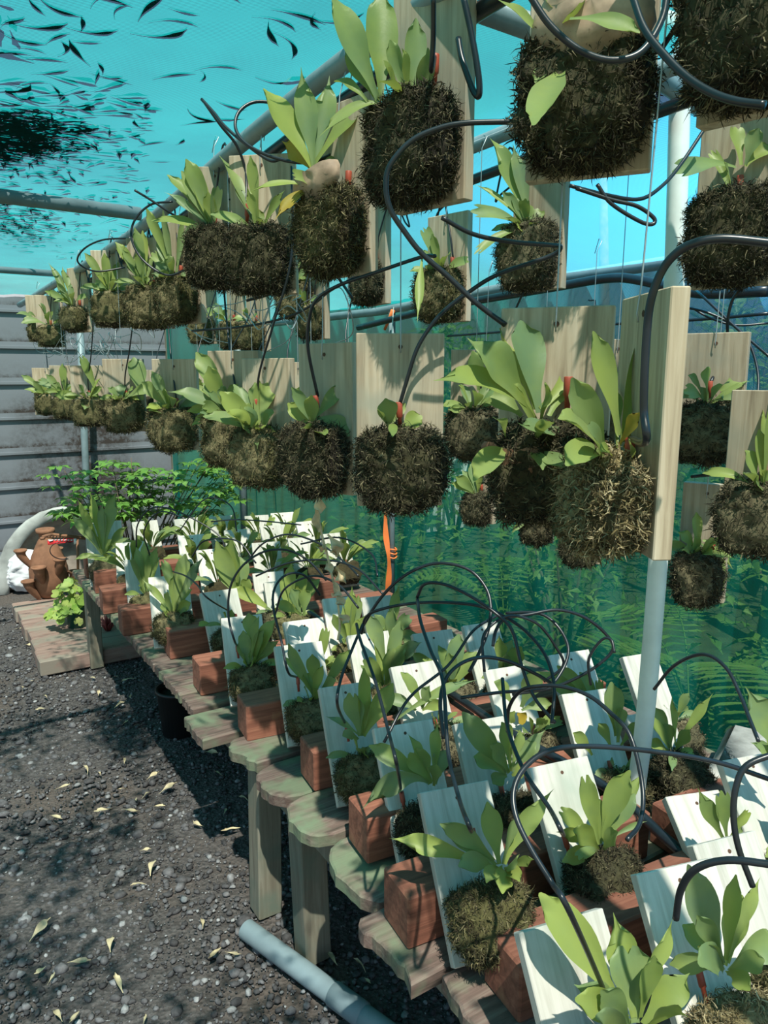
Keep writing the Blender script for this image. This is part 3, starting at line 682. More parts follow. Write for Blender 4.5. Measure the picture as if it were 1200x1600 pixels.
# ---- row B, upper tier
XB = 1.27
hang('B1', 'fern with torn lime frond above dark moss at the right edge, below the corner board', (1172, 165), XB, 15, h_=.30, w_=.15, mh=.17, dp=.10, q=3, hook='B', mk='mossd', seed=2,
     px=[(1050, 272, 28, D(b=(1150, 262), l=2, up=.15)), (1146, 198, 24, D(b=(1158, 258), l=2, y=0)), (1186, 200, 24, D(b=(1165, 258), l=0)), (1205, 228, 22, D(b=(1165, 260), l=0)), (1110, 235, 14, D()), (1130, 250, 16, D())])
hang('B2', 'fern with pale netted fronds hanging alone left of white post, under the big moss block', (848, 240), XB, 35, h_=.30, w_=.14, mh=.16, dp=.09, q=2, hook='B', mk='mossd', seed=1,
     px=[(765, 215, 26, D(l=3)), (801, 224, 22, D(l=3)), (735, 331, 22, D(l=2, up=.15)), (740, 288, 10, D(l=3)), (840, 325, 26, D(l=2, up=.15)), (741, 398, 14, D(l=2, up=.2)), (785, 300, 16, D()), (797, 305, 16, D()), (820, 310, 18, D())])
hang('B3', 'small fern with one long hanging frond, below the tall-frond fern', (703, 335), XB, 40, h_=.28, w_=.14, mh=.15, dp=.085, q=2, hook='B', mk='moss', seed=3,
     px=[(661, 355, 18, D(l=2)), (652, 505, 13, D(b=(660, 400), l=3, up=.1, dd=-.08)), (640, 380, 8, D(l=3)), (675, 365, 12, D())])
hang('B4', 'narrow edge-on board with dark moss, behind the right side of the brown-shield fern', (590, 318), XB, 60, h_=.30, w_=.13, mh=.14, dp=.085, q=2, hook='B', mk='mossd', seed=0,
     px=[(573, 365, 14, D(l=0)), (570, 390, 12, D()), (580, 375, 10, D())])
hang('B5', 'fern with drooping pale fronds in the second row, behind and left of the brown-shield fern', (468, 375), XB, 30, h_=.28, w_=.14, mh=.14, dp=.085, q=2, hook='B', mk='moss', seed=1,
     px=[(448, 398, 14, D(l=0)), (472, 400, 16, D(l=3)), (480, 435, 14, D(l=3)), (445, 425, 12, D()), (462, 455, 12, D(up=.2)), (485, 410, 12, D())])
hang('B6', 'grey edge-on board in the second row, just right of the drooping pale fern', (498, 405), XB + .02, 65, h_=.28, w_=.13, mh=.13, dp=.08, q=1, hook='B', mk='moss', seed=2, auto=(41, 0, .13, .08, 5, .06, .12, .03))
hang('B7', 'narrow mossy board in the second row seen under the close pair', (402, 445), XB, 50, h_=.27, w_=.13, mh=.13, dp=.08, q=1, hook='B', mk='moss', seed=3, auto=(42, 0, .13, .08, 5, .06, .1, .03))
hang('B8', 'pale narrow board in the second row seen left of the mossy one', (368, 448), XB, 60, h_=.27, w_=.13, mh=.13, dp=.08, q=1, hook='B', mk='moss', seed=0, auto=(43, 0, .13, .08, 5, .06, .1, .03))
hang('B9', 'light green fern peeking out beneath the left hanging row', (318, 452), XB, 30, h_=.26, w_=.13, mh=.13, dp=.08, q=1, hook='B', mk='moss', seed=1, auto=(44, 0, .13, .08, 6, .08, .14, .035))
# ---- row B, lower tier
hang('M1', 'single-leaf fern on sunlit board crossed by a shadow, right of the white post', (1122, 520), 1.45, 12, h_=.27, w_=.125, mh=.135, dp=.085, q=2, hook='B', mk='mossd', seed=2, em=(.0, -.03, .125),
     px=[(1172, 596, 26, D(b=(1125, 610), l=3, up=.2)), (1095, 605, 12, D(l=0, up=.2)), (1162, 600, 10, D())])
hang('M2', 'board with square dark moss block, half hidden by the big spreading fern', (746, 546), 1.22, 10, h_=.27, w_=.13, mh=.135, dp=.09, q=2, hook='B', mk='mossd', seed=3,
     px=[(738, 548, 22, D(b=(748, 610), l=0)), (700, 640, 12, D()), (775, 600, 20, D(l=0)), (720, 600, 14, D())])
hang('M3', 'board half seen behind the right side of the big spreading fern', (968, 530), 1.40, 10, h_=.27, w_=.13, mh=.13, dp=.08, q=1, hook='B', mk='mossd', seed=0,
     px=[(945, 560, 16, D(l=0)), (975, 575, 16, D(l=0)), (930, 580, 14, D(l=0))])
hang('M4', 'shaded mossy board cut by the right edge at mid height', (1212, 610), 1.30, 10, h_=.29, w_=.14, mh=.14, dp=.09, q=2, hook='B', mk='mossd', seed=1,
     px=[(1192, 640, 16, D(l=0)), (1186, 670, 16, D(l=0, up=.2)), (1205, 620, 14, D())])
hang('M5', 'plain board top with green leaves just left of the tan stained board', (545, 546), 1.15, 5, h_=.27, w_=.13, mh=.13, dp=.08, q=1, hook='B', mk='mossd', seed=2,
     px=[(562, 620, 14, D(l=0)), (545, 590, 12, D(l=0)), (560, 640, 14, D(l=0)), (530, 610, 14, D())])
hang('M6', 'brown board top seen between two split-lit boards at centre left', (466, 566), 1.15, 5, h_=.27, w_=.13, mh=.13, dp=.085, q=1, hook='B', mk='mossd', seed=3, auto=(46, 0, .13, .08, 6, .08, .14, .035))
hang('M7', 'shaded fern behind the drooping pair of the left lower row', (395, 575), 1.15, 5, h_=.27, w_=.13, mh=.13, dp=.08, q=1, hook='B', mk='mossd', seed=0, auto=(47, 0, .13, .08, 6, .08, .14, .035))
hang('M8', 'low mossy board seen beneath the split-lit middle board', (488, 620), 1.2, 5, h_=.27, w_=.13, mh=.13, dp=.08, q=1, hook='B', mk='mossd', seed=1, auto=(48, 0, .13, .08, 5, .06, .10, .03))
for i, (x_, y_) in enumerate([(310, 572), (240, 578), (170, 576), (345, 570)]):
    hang('F%d' % i, 'far shaded fern board of the second hanging row, seen in gaps behind the left row', (x_, y_), 1.12, 5, h_=.26, w_=.13, mh=.13, dp=.08, q=0, hook='B', mk='mossd', seed=i, auto=(50 + i, 0, .13, .08, 7, .08, .15, .035), group=GB)
# ---- row C, low beside the netting
hang('C1', 'small fern with brown shield knob on narrow board, hanging low under wide spreading fern', (757, 712), 1.70, 35, h_=.24, w_=.10, mh=.12, dp=.08, q=2, hook='C', mk='mossd', seed=1, sh=(.028, 2, 'shieldg', -.01, -.012),
     px=[(712, 745, 16, D(l=0)), (722, 735, 12, D()), (752, 728, 12, D()), (705, 755, 12, D()), (762, 780, 12, D(l=0, up=.25)), (735, 725, 14, D())])
hang('C2', 'small hanging moss ball with one light leaf, under the big spreading fern', (845, 728), 1.70, 10, h_=.25, w_=.10, mh=.125, dp=.075, q=2, hook='C', mk='mossd', seed=2,
     px=[(832, 848, 14, D(l=0, up=.1, b=(836, 812))), (878, 848, 12, D(l=3, up=.25)), (800, 832, 10, D()), (802, 790, 14, D())])
hang('C3', 'small hanging moss ball with reddish collar, under the nearest sphagnum block', (915, 750), 1.70, 10, h_=.255, w_=.11, mh=.12, dp=.09, q=2, hook='C', mk='mossd', seed=3, sh=(.02, 4, 'shield'),
     px=[(887, 822, 12, D()), (925, 852, 14, D(l=0)), (905, 815, 10, D())])
hang('C4', 'low hanging fern with broad drooping leaves beside the white post, on a tan board', (1108, 755), 1.50, 10, h_=.27, w_=.105, mh=.13, dp=.10, q=2, hook='C', mk='mossd', seed=0,
     px=[(1130, 925, 24, D(b=(1095, 850), l=0, up=.3)), (1145, 890, 18, D(b=(1098, 845), l=3, up=.35)), (1085, 838, 16, D()), (1088, 800, 14, D(l=0)), (1120, 840, 12, D())])

# ================================================================== BENCH
bench_root = empty('bench', (.70, 1.9, 0))
bench_root['label'] = 'long low bench of weathered cross planks on squared timber legs, running into the distance'; bench_root['category'] = 'bench'
def onbench(o, lab=None):
    o.parent = bench_root; o.location = o.location - bench_root.location
    if lab: o['label'] = lab
    return o
def plank(y0, y1, xl, xr, shape, label, group=None, zt=BZ):
    """a board across the bench; its left end is cut square or worn round"""
    b = MB(); n_ = 14; th = .032; out = []
    w2 = (y1 - y0) / 2; yc = (y0 + y1) / 2; rr = random.Random(int(y0 * 1000))
    L = []
    for k in range(n_ + 1):
        t = -1 + 2 * k / n_
        dx = {'square': .004 * rr.uniform(-1, 1), 'round': .07 * (1 - math.sqrt(max(0, 1 - (abs(t) ** 2.4)))) + .004 * rr.uniform(-1, 1), 'torn': .007 * rr.uniform(-1, 1) + .012 * math.sin(t * 3 + y0 * 9) + .05 * max(0, abs(t) - .8)}[shape]
        L.append((xl + dx, yc + t * (w2 - .003)))
    P_ = L + [(xr, y1 - .003), (xr, y0 + .003)]
    m_ = len(P_); cx_ = sum(p[0] for p in P_) / m_
    ins = []
    for (x, y) in P_: ins.append((x + (.004 if x < (xl + xr) / 2 else -.004), yc + (y - yc) * .94))
    vs_ = [(x, y, zt - th) for x, y in P_] + [(x, y, zt - .004) for x, y in P_] + [(x, y, zt) for x, y in ins]
    fs_ = [tuple(range(m_))[::-1] if False else tuple(range(m_)), tuple(range(2 * m_, 3 * m_))[::-1]]
    for k in range(m_):
        j = (k + 1) % m_
        fs_.append((k, k + m_, j + m_, j)); fs_.append((k + m_, k + 2 * m_, j + 2 * m_, j + m_))
    b.add(vs_, fs_); return onbench(b.build('plank', M['plank'], smooth=False), None if group else label)
GP = 'cross planks of the bench top'
plank(.62, .935, .70, 1.9, 'torn', 'worn red-brown bench plank with torn edge at the bottom of the picture')
plank(.94, 1.14, .665, 1.9, 'torn', 'bench plank with flaking white paint under the yellow-ended block')
plank(1.145, 1.40, .70, 1.9, 'round', 'round-ended green-grey bench plank, lowest of the three rounded ones', zt=BZ - .01)
plank(1.405, 1.60, .695, 1.9, 'round', 'round-ended mossy bench plank above the second wooden leg')
plank(1.605, 1.80, .70, 1.9, 'round', 'round-ended bench plank with green paint, next to the first wooden leg', zt=BZ - .005)
plank(1.805, 1.98, .71, 1.9, 'torn', 'ragged-ended bench plank on top of the first wooden leg', zt=BZ + .003)
plank(2.04, 2.235, .655, 1.9, 'square', 'pale green plank sticking out further than its neighbours, halfway along bench', zt=BZ - .012)
ys = 2.24
while ys < 4.25:
    plank(ys, ys + .125, .69, 1.9, 'square', 'narrow pale green bench plank in the even far section of the bench edge', GP); ys += .13
for x_, lab in ((.80, 'long timber rail under the left edge of the bench'), (1.8, 'long timber rail under the netting side of the bench')):
    onbench(MB().box((x_, 2.45, BZ - .085), (.045, 3.6, .09), None, .003).build('rail', M['post'], smooth=False))
def leg(c, w_, lab, tilt=0, top=BZ - .045):
    b = MB().box((0, 0, top / 2), (w_, w_, top), Matrix.Rotation(tilt, 3, 'Y'), .004)
    o = b.build('leg', M['post'], smooth=False); o.location = (c[0], c[1], 0); return onbench(o)
leg((.772, 1.865), .075, 'squared timber leg of bench, left one of the near pair', .02)
leg((.80, 1.63), .078, 'squared timber leg of bench, right one of the near pair', -.03)
leg((.745, 4.13), .068, 'slim dark leg at the far end of the bench', 0)
leg((1.8, 1.5), .075, 'rear leg of bench in the shade near the netting'); leg((1.8, 3.9), .075, 'rear leg of bench in the far corner')

# red timber bearers that prop the boards
beamY = [.775, 1.01, 1.265, 1.59, 1.935, 2.32, 2.70, 3.06, 3.40, 3.76, 4.08]
beamX0 = [.765, .70, .765, .80, .755, .745, .755, .665, .66, .70, .72]
def bearer(x0, x1, y0, w_, h_, lab, mat='red', rz=0, group=None):
    L = x1 - x0
    b = MB(); b.box((L / 2, w_ / 2, h_ / 2), (L, w_, h_), None, .004)
    for i, f in enumerate(b.f):   # sawn end faces
        pass
    o = b.build('timber_bearer', [M[mat], M['endgrain']], smooth=False)
    for p in o.data.polygons:
        if p.normal.x < -.9 and y0 < 1.1 or (p.normal.x < -.9 and y0 > 3.7): p.material_index = 1
    o.location = (x0, y0, BZ + .0005); o.rotation_euler = (0, 0, rz); return tag(o, lab, 'wood block', group)
blabs = ['red timber block with yellowish cut end at the bottom edge of the picture', 'red timber block with pale yellow sawn end, left of the largest bench board', 'red timber block with ribbed saw marks, above the yellow-ended block',
         'small dark red timber block behind a moss clump, near the first wooden leg', 'wide brown timber block with ring grain on its end, above the ragged plank', 'brown timber block at the jutting pale green plank',
         'tall narrow brown timber block below a moss clump, in middle of bench edge', 'dark ridged timber block, third of the close trio toward the far end', 'dark ridged timber block, middle of the close trio toward far end', 'greenish-ended timber block under the tall fern at the far end of bench', 'last timber bearer at the far end of the bench']
for i, (y_, x_, lb) in enumerate(zip(beamY, beamX0, blabs)):
    bearer(x_, x_ + (.62 if i == 1 else .55 if i == 0 else 1.0), y_, .105, .112, lb, rz=R(-6) if i < 5 else R(-4), mat='red')
    if i not in (1, 3, 4, 8): 
        o = C.objects[-1] if False else None
bearer(1.36, 1.80, .885, .10, .10, 'red timber block in shade behind the white post foot', rz=R(-5))
bearer(1.50, 1.85, .62, .10, .09, 'red timber block at the right edge under the shaded grey board', rz=R(-5))
def mossbit(): pass

LEAN = R(36)
def bench(key, label, tl, tr, Yb, rzdeg=None, h_=.30, bk='pale', lean=LEAN, w_=None, **kw):
    """leaning board: top edge seen from tl to tr, foot standing on the bench at distance Yb"""
    cx_, cy_ = (tl[0] + tr[0]) / 2, (tl[1] + tr[1]) / 2
    rz = R(rzdeg if rzdeg is not None else -14)
    solved = at(cx_, cy_, Z=BZ + .012 + h_ * math.cos(lean)).y - h_ * math.sin(lean)
    Yb = min(max(solved, Yb - .12), Yb + .06)
    topY = Yb + h_ * math.sin(lean); tp = at(cx_, cy_, Y=topY)
    w_ = w_ or .14
    base = Vector((tp.x - math.sin(-rz) * -0 , Yb, BZ + .012))
    upv = Matrix.Rotation(rz, 3, 'Z') @ Matrix.Rotation(-lean, 3, 'X') @ Vector((0, 0, 1))
    base.x = tp.x - upv.x * h_
    r_, e_ = mount(label, base, rz, lean=lean, h_=h_, w_=w_, bk=bk, **kw); emits[key] = (e_, tp, 'bench'); return r_
# row 1 (nearest)
bench('R1a', 'big forked fern on the pale board at bottom centre, nearest of the bench', (800, 1455), (940, 1415), .535, -12, w_=.15, q=3, mh=.15, mk='moss', seed=1, em=(.03, -.03, .14),
      px=[(842, 1395, 52, D(b=(978, 1590), l=0, up=.12, dd=.02)), (958, 1425, 46, D(b=(990, 1590), l=3, up=.0, dd=.04)), (980, 1470, 62, D(b=(992, 1598), l=1, up=.0, n=.1)), (1052, 1434, 30, D(b=(1000, 1560), l=3, up=.0, dd=.02, rt=.0)), (896, 1538, 38, D(b=(985, 1600), l=3)), (898, 1562, 42, D(b=(985, 1610), l=0, up=.2, dd=-.06)),
          (938, 1548, 40, D(b=(985, 1612), l=0, dd=-.05)), (1022, 1492, 34, D(b=(1000, 1590), l=0, dd=-.02)), (1078, 1520, 46, D(b=(1005, 1600), l=3, up=.15)), (1060, 1570, 46, D(b=(1005, 1612), dd=-.05)), (930, 1590, 34, D(b=(985, 1620), dd=-.08))])
bench('R1b', 'fern rosette with rounded leaves on the shaded grey-green board at bottom right', (975, 1370), (1115, 1330), .545, -16, w_=.155, q=3, mh=.12, bk='pale', mk='mossy', seed=2, em=(-.03, -.03, .11),
      px=[(1074, 1350, 46, D(b=(1128, 1505), l=0, up=.0)), (1150, 1366, 24, D(b=(1135, 1500), l=0, up=0)), (1160, 1398, 34, D(b=(1132, 1508), l=0, up=.02)), (1088, 1430, 28, D(l=0, b=(1128, 1508))), (1188, 1370, 20, D(l=3, b=(1138, 1505))), (1046, 1508, 30, D(b=(1125, 1515), l=0, up=.25)), (1066, 1445, 30, D(l=0, b=(1125, 1510), dd=.03)),
          (1090, 1478, 30, D(l=0, b=(1128, 1512), dd=-.05)), (1092, 1508, 42, D(l=0, b=(1130, 1518), dd=-.08, up=.25)), (1172, 1548, 28, D(b=(1135, 1520), l=0, up=.15, dd=-.08)), (1215, 1468, 46, D(b=(1140, 1518), l=0, up=.2)), (1195, 1500, 30, D(b=(1140, 1518), l=0))])
bench('R1c', 'sunlit board with one nail hole behind the grey-green board, lower right', (1070, 1320), (1175, 1295), .62, -14, q=2, mh=.12, mk='moss', seed=3, auto=(61, LEAN, .12, .085, 6, .06, .11, .03))
bench('R1d', 'fern cut off by the right edge, beside the sunlit nail-hole board', (1215, 1300), (1300, 1280), .56, -14, q=2, mh=.14, mk='moss', seed=0, auto=(62, LEAN, .14, .085, 7, .07, .13, .035))
# row 2
bench('R2a', 'fern with long side frond on the large white board leaning on the yellow-ended block', (645, 1240), (765, 1215), .892, -14, w_=.15, h_=.305, q=3, mh=.135, dp=.095, mk='moss', seed=0, em=('px', 745, 1335),
      px=[(607, 1310, 28, D(b=(765, 1355), l=3, up=.1)), (761, 1252, 30, D(b=(780, 1350), l=0, up=.0)), (866, 1232, 28, D(b=(788, 1350), l=3, up=.05, rt=-.1)), (687, 1287, 28, D(b=(772, 1345), l=0, up=.15)), (716, 1354, 28, D(b=(775, 1360), l=0, up=.25, dd=-.06)), (785, 1397, 28, D(b=(785, 1355), l=0, up=.3, dd=-.08)),
          (808, 1345, 26, D(b=(788, 1362), l=0, dd=-.07)), (836, 1343, 16, D(b=(795, 1358), l=3)), (702, 1308, 26, D(b=(775, 1352), l=0, dd=-.02)), (812, 1270, 14, D(b=(785, 1350), l=3)), (760, 1380, 22, D(b=(780, 1358), l=0, dd=-.09, up=.2)), (812, 1378, 22, D(b=(788, 1358), l=0, dd=-.07, up=.2))])
bench('R2b', 'upright fern with wavy green fronds on the nail-hole board in front of white post foot', (820, 1195), (915, 1185), .86, -12, q=3, mh=.14, w_=.145, mk='mossd', seed=1, em=('px', 890, 1342), h_=.31,
      px=[(911, 1204, 26, D(b=(935, 1320), l=1, up=.0)), (985, 1203, 34, D(b=(942, 1315), l=0, up=.0, rt=-.1)), (925, 1243, 28, D(b=(938, 1318), l=0)), (870, 1262, 22, D(b=(932, 1325), l=1, up=.12)), (895, 1297, 30, D(b=(935, 1328), l=0, dd=-.06)), (993, 1240, 24, D(b=(945, 1320), l=0)), (1001, 1212, 16, D(b=(948, 1320), l=0)),
          (878, 1347, 24, D(b=(932, 1332), l=0, up=.15, dd=-.06)), (966, 1300, 24, D(b=(942, 1330), l=0, dd=-.05)), (1012, 1283, 8, D(b=(945, 1318), l=3)), (868, 1300, 20, D(b=(930, 1325))), (905, 1345, 20, D(b=(935, 1330), dd=-.08, up=.2))])
bench('R2c', 'pale cream board lying flatter with a small toothed fern, right of the white post foot', (1028, 1250), (1112, 1225), .70, -20, lean=R(52), w_=.13, h_=.28, q=2, mh=.10, mk='moss', seed=2,
      px=[(1090, 1230, 24, D(b=(1130, 1310), l=3, up=-.05)), (1125, 1235, 26, D(b=(1135, 1310), l=2, up=0)), (1170, 1265, 16, D(b=(1140, 1310), l=2)), (1158, 1290, 14, D(b=(1140, 1312)))])
bench('R2d', 'shaded grey board at the right edge with leaves rising above it', (1118, 1188), (1205, 1172), .72, -16, w_=.15, h_=.30, q=2, mh=.12, mk='moss', seed=3,
      px=[(1164, 1072, 44, D(b=(1225, 1185), l=3, up=0)), (1195, 1155, 20, D(b=(1235, 1215), l=3)), (1172, 1160, 20, D(b=(1225, 1200), l=3)), (1215, 1240, 26, D())])
# row 3
bench('R3a', 'fern with one big curling frond on the board above the ribbed red block', (573, 1137), (680, 1125), 1.16, -13, w_=.15, q=3, mh=.125, mk='mossd', seed=2, em=('px', 632, 1270),
      px=[(576, 1165, 26, D(b=(668, 1222), l=0, up=.12)), (565, 1265, 32, D(b=(670, 1222), l=3, up=.42, dd=-.06)), (642, 1170, 34, D(b=(672, 1225), l=1)), (636, 1145, 16, D(l=3, b=(675, 1222))), (684, 1130, 20, D(l=3, b=(678, 1222))), (697, 1172, 26, D(l=0, b=(680, 1225))), (683, 1195, 20, D(b=(678, 1228), l=0, dd=-.05))])
bench('R3b', 'dense fern of broad mid-green leaves with board edge in shade, centre of bench', (703, 1132), (793, 1117), 1.12, -13, w_=.145, q=3, mh=.13, mk='mossd', seed=3,
      px=[(722, 1112, 34, D(b=(792, 1205), l=0, up=.02)), (783, 1128, 28, D(b=(798, 1205), l=0)), (740, 1182, 28, D(b=(790, 1210), l=0)), (853, 1140, 22, D(b=(800, 1205), l=3, up=.05)), (838, 1160, 24, D(b=(802, 1208), l=0)), (812, 1140, 22, D(b=(800, 1205), l=0)), (765, 1165, 24, D(b=(795, 1208), dd=-.06, l=0)), (770, 1225, 22, D(b=(792, 1212), l=0, up=.2)), (825, 1205, 20, D(l=0, b=(800, 1212)))])
bench('R3c', 'tan board with wire-like shadows left of the white post, beside tall pale leaf', (870, 1085), (945, 1075), 1.14, -16, w_=.135, q=2, mh=.10, mk='moss', seed=0,
      px=[(955, 1065, 30, D(b=(962, 1150), l=0, up=0)), (968, 1105, 24, D(b=(965, 1160), l=0)), (895, 1145, 18, D(b=(925, 1180))), (935, 1130, 18, D(b=(955, 1170))), (1000, 1130, 16, D(b=(970, 1165)))])
bench('R3d', 'bushy fern with ribbon fronds and dark moss mound right behind the white post', (975, 1115), (1040, 1110), 1.04, -14, h_=.24, w_=.14, q=3, mh=.14, mk='mossd', seed=1,
      px=[(1050, 1085, 14, D(b=(1055, 1165), l=3, up=0)), (1115, 1082, 14, D(b=(1055, 1165), l=3, up=.0)), (1012, 1125, 26, D(b=(1045, 1170), l=0)), (1022, 1105, 20, D(b=(1045, 1165), l=0)), (1038, 1130, 20, D(b=(1048, 1170), l=0)), (1078, 1140, 18, D(b=(1055, 1172), l=0, up=0)), (1085, 1180, 14, D(b=(1055, 1175), l=0, up=.2)), (1050, 1205, 12, D(b=(1050, 1175), up=.25, dd=-.08)), (1015, 1165, 22, D(b=(1045, 1175), l=0))])
# row 4
bench('R4a', 'fern with broad pointed leaves on white board behind the small dark red block', (495, 1075), (575, 1065), 1.46, -13, q=2, mh=.12, mk='moss', seed=1, em=(-.02, -.03, .15),
      px=[(550, 1078, 32, D(b=(563, 1150), l=1, up=0)), (568, 1043, 24, D(b=(566, 1148), l=0, up=0)), (614, 1067, 28, D(b=(568, 1150), l=0, up=0)), (508, 1119, 12, D(b=(560, 1148), l=3, up=.15)), (535, 1150, 16, D(b=(560, 1155), l=0, up=.2)), (580, 1090, 20, D(b=(568, 1150)))])
bench('R4b', 'shaded grey board with nail hole and a long arching frond, centre of bench', (600, 1040), (690, 1035), 1.46, -10, q=2, mh=.12, mk='mossd', seed=2, w_=.15,
      px=[(748, 1062, 16, D(b=(612, 1130), l=3, up=.15)), (626, 1050, 18, D(b=(660, 1105), l=0)), (605, 1090, 18, D(b=(650, 1110), l=0)), (690, 1100, 16, D(b=(660, 1110))), (672, 1070, 18, D(b=(660, 1108)))])
bench('R4c', 'small sunlit board with dark nail hole under the tangle of tubes', (752, 1045), (818, 1042), 1.44, -12, q=2, mh=.11, mk='mossd', seed=3, w_=.125,
      px=[(772, 1065, 22, D(b=(800, 1100), l=0)), (842, 1050, 28, D(b=(815, 1105), l=0)), (820, 1130, 20, D(b=(808, 1115), y=1)), (790, 1130, 18, D(b=(805, 1112))), (862, 1100, 18, D(b=(815, 1110)))])
bench('R4d', 'shaded board with round dark leaves beyond the tube tangle, close to netting', (845, 1022), (925, 1018), 1.42, -12, q=2, mh=.11, mk='mossd', seed=0, w_=.14,
      px=[(840, 1050, 22, D(l=0)), (905, 1050, 24, D(l=0)), (870, 1040, 22, D(l=0)), (935, 1060, 14, D())])
bench('R4e', 'small plain board just left of the white post, half hidden by leaves', (975, 1085), (1005, 1083), 1.3, -12, q=1, mh=.10, mk='mossd', seed=1, w_=.12, auto=(71, LEAN, .10, .085, 5, .06, .11, .03))
# row 5
bench('R5a', 'fern with slender fronds on white board between two moss clumps, above the ring-grained block', (418, 1013), (510, 1000), 1.80, -13, q=2, mh=.125, mk='moss', seed=3, w_=.15, em=(-.025, -.03, .15), sh=(.028, 6, 'shield', -.01, .0),
      px=[(450, 1005, 18, D(b=(490, 1083), l=0, up=.0)), (439, 1022, 11, D(b=(488, 1085), l=3)), (488, 1022, 20, D(b=(494, 1083), l=0)), (547, 1015, 20, D(b=(498, 1085), l=0, up=-.02)), (474, 1052, 22, D(b=(490, 1088), l=0)), (525, 1063, 16, D(b=(500, 1085), l=0, up=.2)), (505, 1040, 14, D())])
bench('R5b', 'fern with several tall leaves on white board behind the broad-pointed fern', (535, 995), (610, 985), 1.77, -12, q=2, mh=.12, mk='moss', seed=0, w_=.14,
      px=[(575, 960, 22, D(b=(605, 1045), l=0)), (585, 985, 20, D()), (660, 1003, 20, D(b=(610, 1045), l=3)), (612, 1010, 26, D(l=1)), (568, 1030, 22, D()), (640, 1000, 22, D(l=3)), (625, 970, 20, D(l=0))])
bench('R5c', 'fern with fanned yellow-green leaves on white nail-hole board near the tape post', (640, 990), (705, 985), 1.72, -12, q=2, mh=.12, mk='mossd', seed=1, w_=.14,
      px=[(685, 1008, 20, D(l=0)), (717, 990, 24, D(l=0)), (745, 1018, 22, D(l=0)), (640, 1020, 16, D()), (660, 1030, 16, D()), (700, 1020, 20, D())])
bench('R5d', 'pale tall board behind the tube tangle, last of its row', (715, 975), (780, 975), 1.68, -12, q=1, mh=.12, mk='mossd', seed=2, w_=.13,
      px=[(800, 1000, 20, D(l=0)), (815, 1010, 24, D(l=0)), (780, 990, 18, D()), (790, 1020, 18, D())])
# row 6
bench('R6a', 'compact fern rosette on white board just above the brown block at the jutting plank', (342, 967), (410, 960), 2.17, -13, q=2, mh=.12, mk='moss', seed=2, w_=.14, em=(-.03, -.03, .15),
      px=[(388, 958, 22, D(b=(400, 1020), l=0)), (405, 962, 18, D(l=0)), (430, 968, 24, D(l=0)), (373, 1003, 16, D(l=0)), (380, 985, 18, D(l=0)), (438, 1000, 18, D(l=3, up=.2)), (412, 985, 20, D()), (395, 1030, 14, D(dd=-.08))])
bench('R6b', 'fern with fanned grey-green leaves on curved-shadow board, behind the slender-frond fern', (440, 980), (505, 972), 2.12, -10, q=2, mh=.12, mk='moss', seed=3, w_=.14,
      px=[(430, 945, 16, D(b=(470, 960), l=0)), (455, 920, 18, D(b=(470, 962), l=0)), (475, 920, 20, D(l=0, b=(475, 962))), (510, 980, 14, D()), (495, 1000, 20, D(l=3))])
bench('R6c', 'white narrow board with a leafy fern, under the dangling dead vine', (507, 920), (545, 918), 2.10, -14, q=1, mh=.12, mk='moss', seed=0, w_=.12,
      px=[(535, 945, 14, D()), (560, 930, 18, D(l=0)), (572, 960, 16, D()), (550, 915, 18, D()), (520, 960, 16, D())])
bench('R6d', 'leafy fern with a tall upright leaf left of the orange tape', (560, 935), (610, 930), 2.08, -14, q=1, mh=.12, mk='moss', seed=1, w_=.12,
      px=[(625, 912, 20, D(l=3)), (640, 960, 18, D()), (600, 970, 22, D(l=0)), (655, 990, 18, D()), (585, 960, 18, D()), (615, 950, 18, D(l=0))])
# row 7
bench('R7a', 'clean white nail-holed board with tiny fern, in sun at the left bench edge', (306, 924), (375, 924), 2.56, -4, q=2, mh=.10, mk='moss', seed=1, w_=.15, em=(.04, -.03, .11), h_=.27,
      px=[(310, 978, 10, D(b=(330, 975), l=0, up=.2)), (362, 952, 10, D(l=0)), (345, 965, 10, D(l=0))])
bench('R7b', 'pale board with rounded corner and a shaded leafy fern, middle of bench', (400, 916), (482, 900), 2.50, -12, q=1, mh=.12, mk='moss', seed=2, w_=.16, h_=.28,
      px=[(455, 880, 20, D(l=0)), (480, 890, 18, D(l=0)), (500, 905, 20, D(l=0)), (440, 900, 16, D()), (465, 915, 18, D())])
bench('R7c', 'tall fern with dark blue-green upright leaves rising from middle of the bench', (395, 905), (440, 900), 2.75, -12, q=1, mh=.12, mk='mossd', seed=3, w_=.13,
      px=[(338, 845, 26, D(b=(372, 935), l=0, up=0)), (362, 838, 28, D(b=(374, 935), l=0, up=0)), (375, 870, 26, D(b=(376, 935), l=0)), (345, 890, 18, D(b=(370, 935))), (390, 905, 18, D(b=(378, 935))), (360, 920, 18, D(l=0))])
# row 8
bench('R8a', 'fern with forked curled fronds and moss clump on white board banded with teal shade', (228, 912), (298, 905), 2.92, -12, q=2, mh=.13, mk='moss', seed=0, w_=.16, h_=.30,
      px=[(253, 873, 14, D(b=(275, 940), l=1)), (290, 865, 22, D(l=0)), (318, 870, 14, D(l=3)), (222, 905, 10, D(l=3)), (262, 925, 18, D(l=0, dd=-.06)), (300, 920, 16, D(l=0)), (252, 942, 16, D()), (298, 942, 16, D(up=.2)), (275, 895, 18, D(l=0))])
fars = [(3.28, [(193, 882, 'R9a'), (330, 878, ''), (415, 872, ''), (470, 862, ''), (520, 868, '')]),
        (3.64, [(205, 868, ''), (300, 860, ''), (370, 838, ''), (425, 832, ''), (480, 840, '')]),
        (3.96, [(150, 812, 'R12'), (225, 808, ''), (290, 812, ''), (345, 808, ''), (400, 808, ''), (440, 810, '')])]
k_ = 0
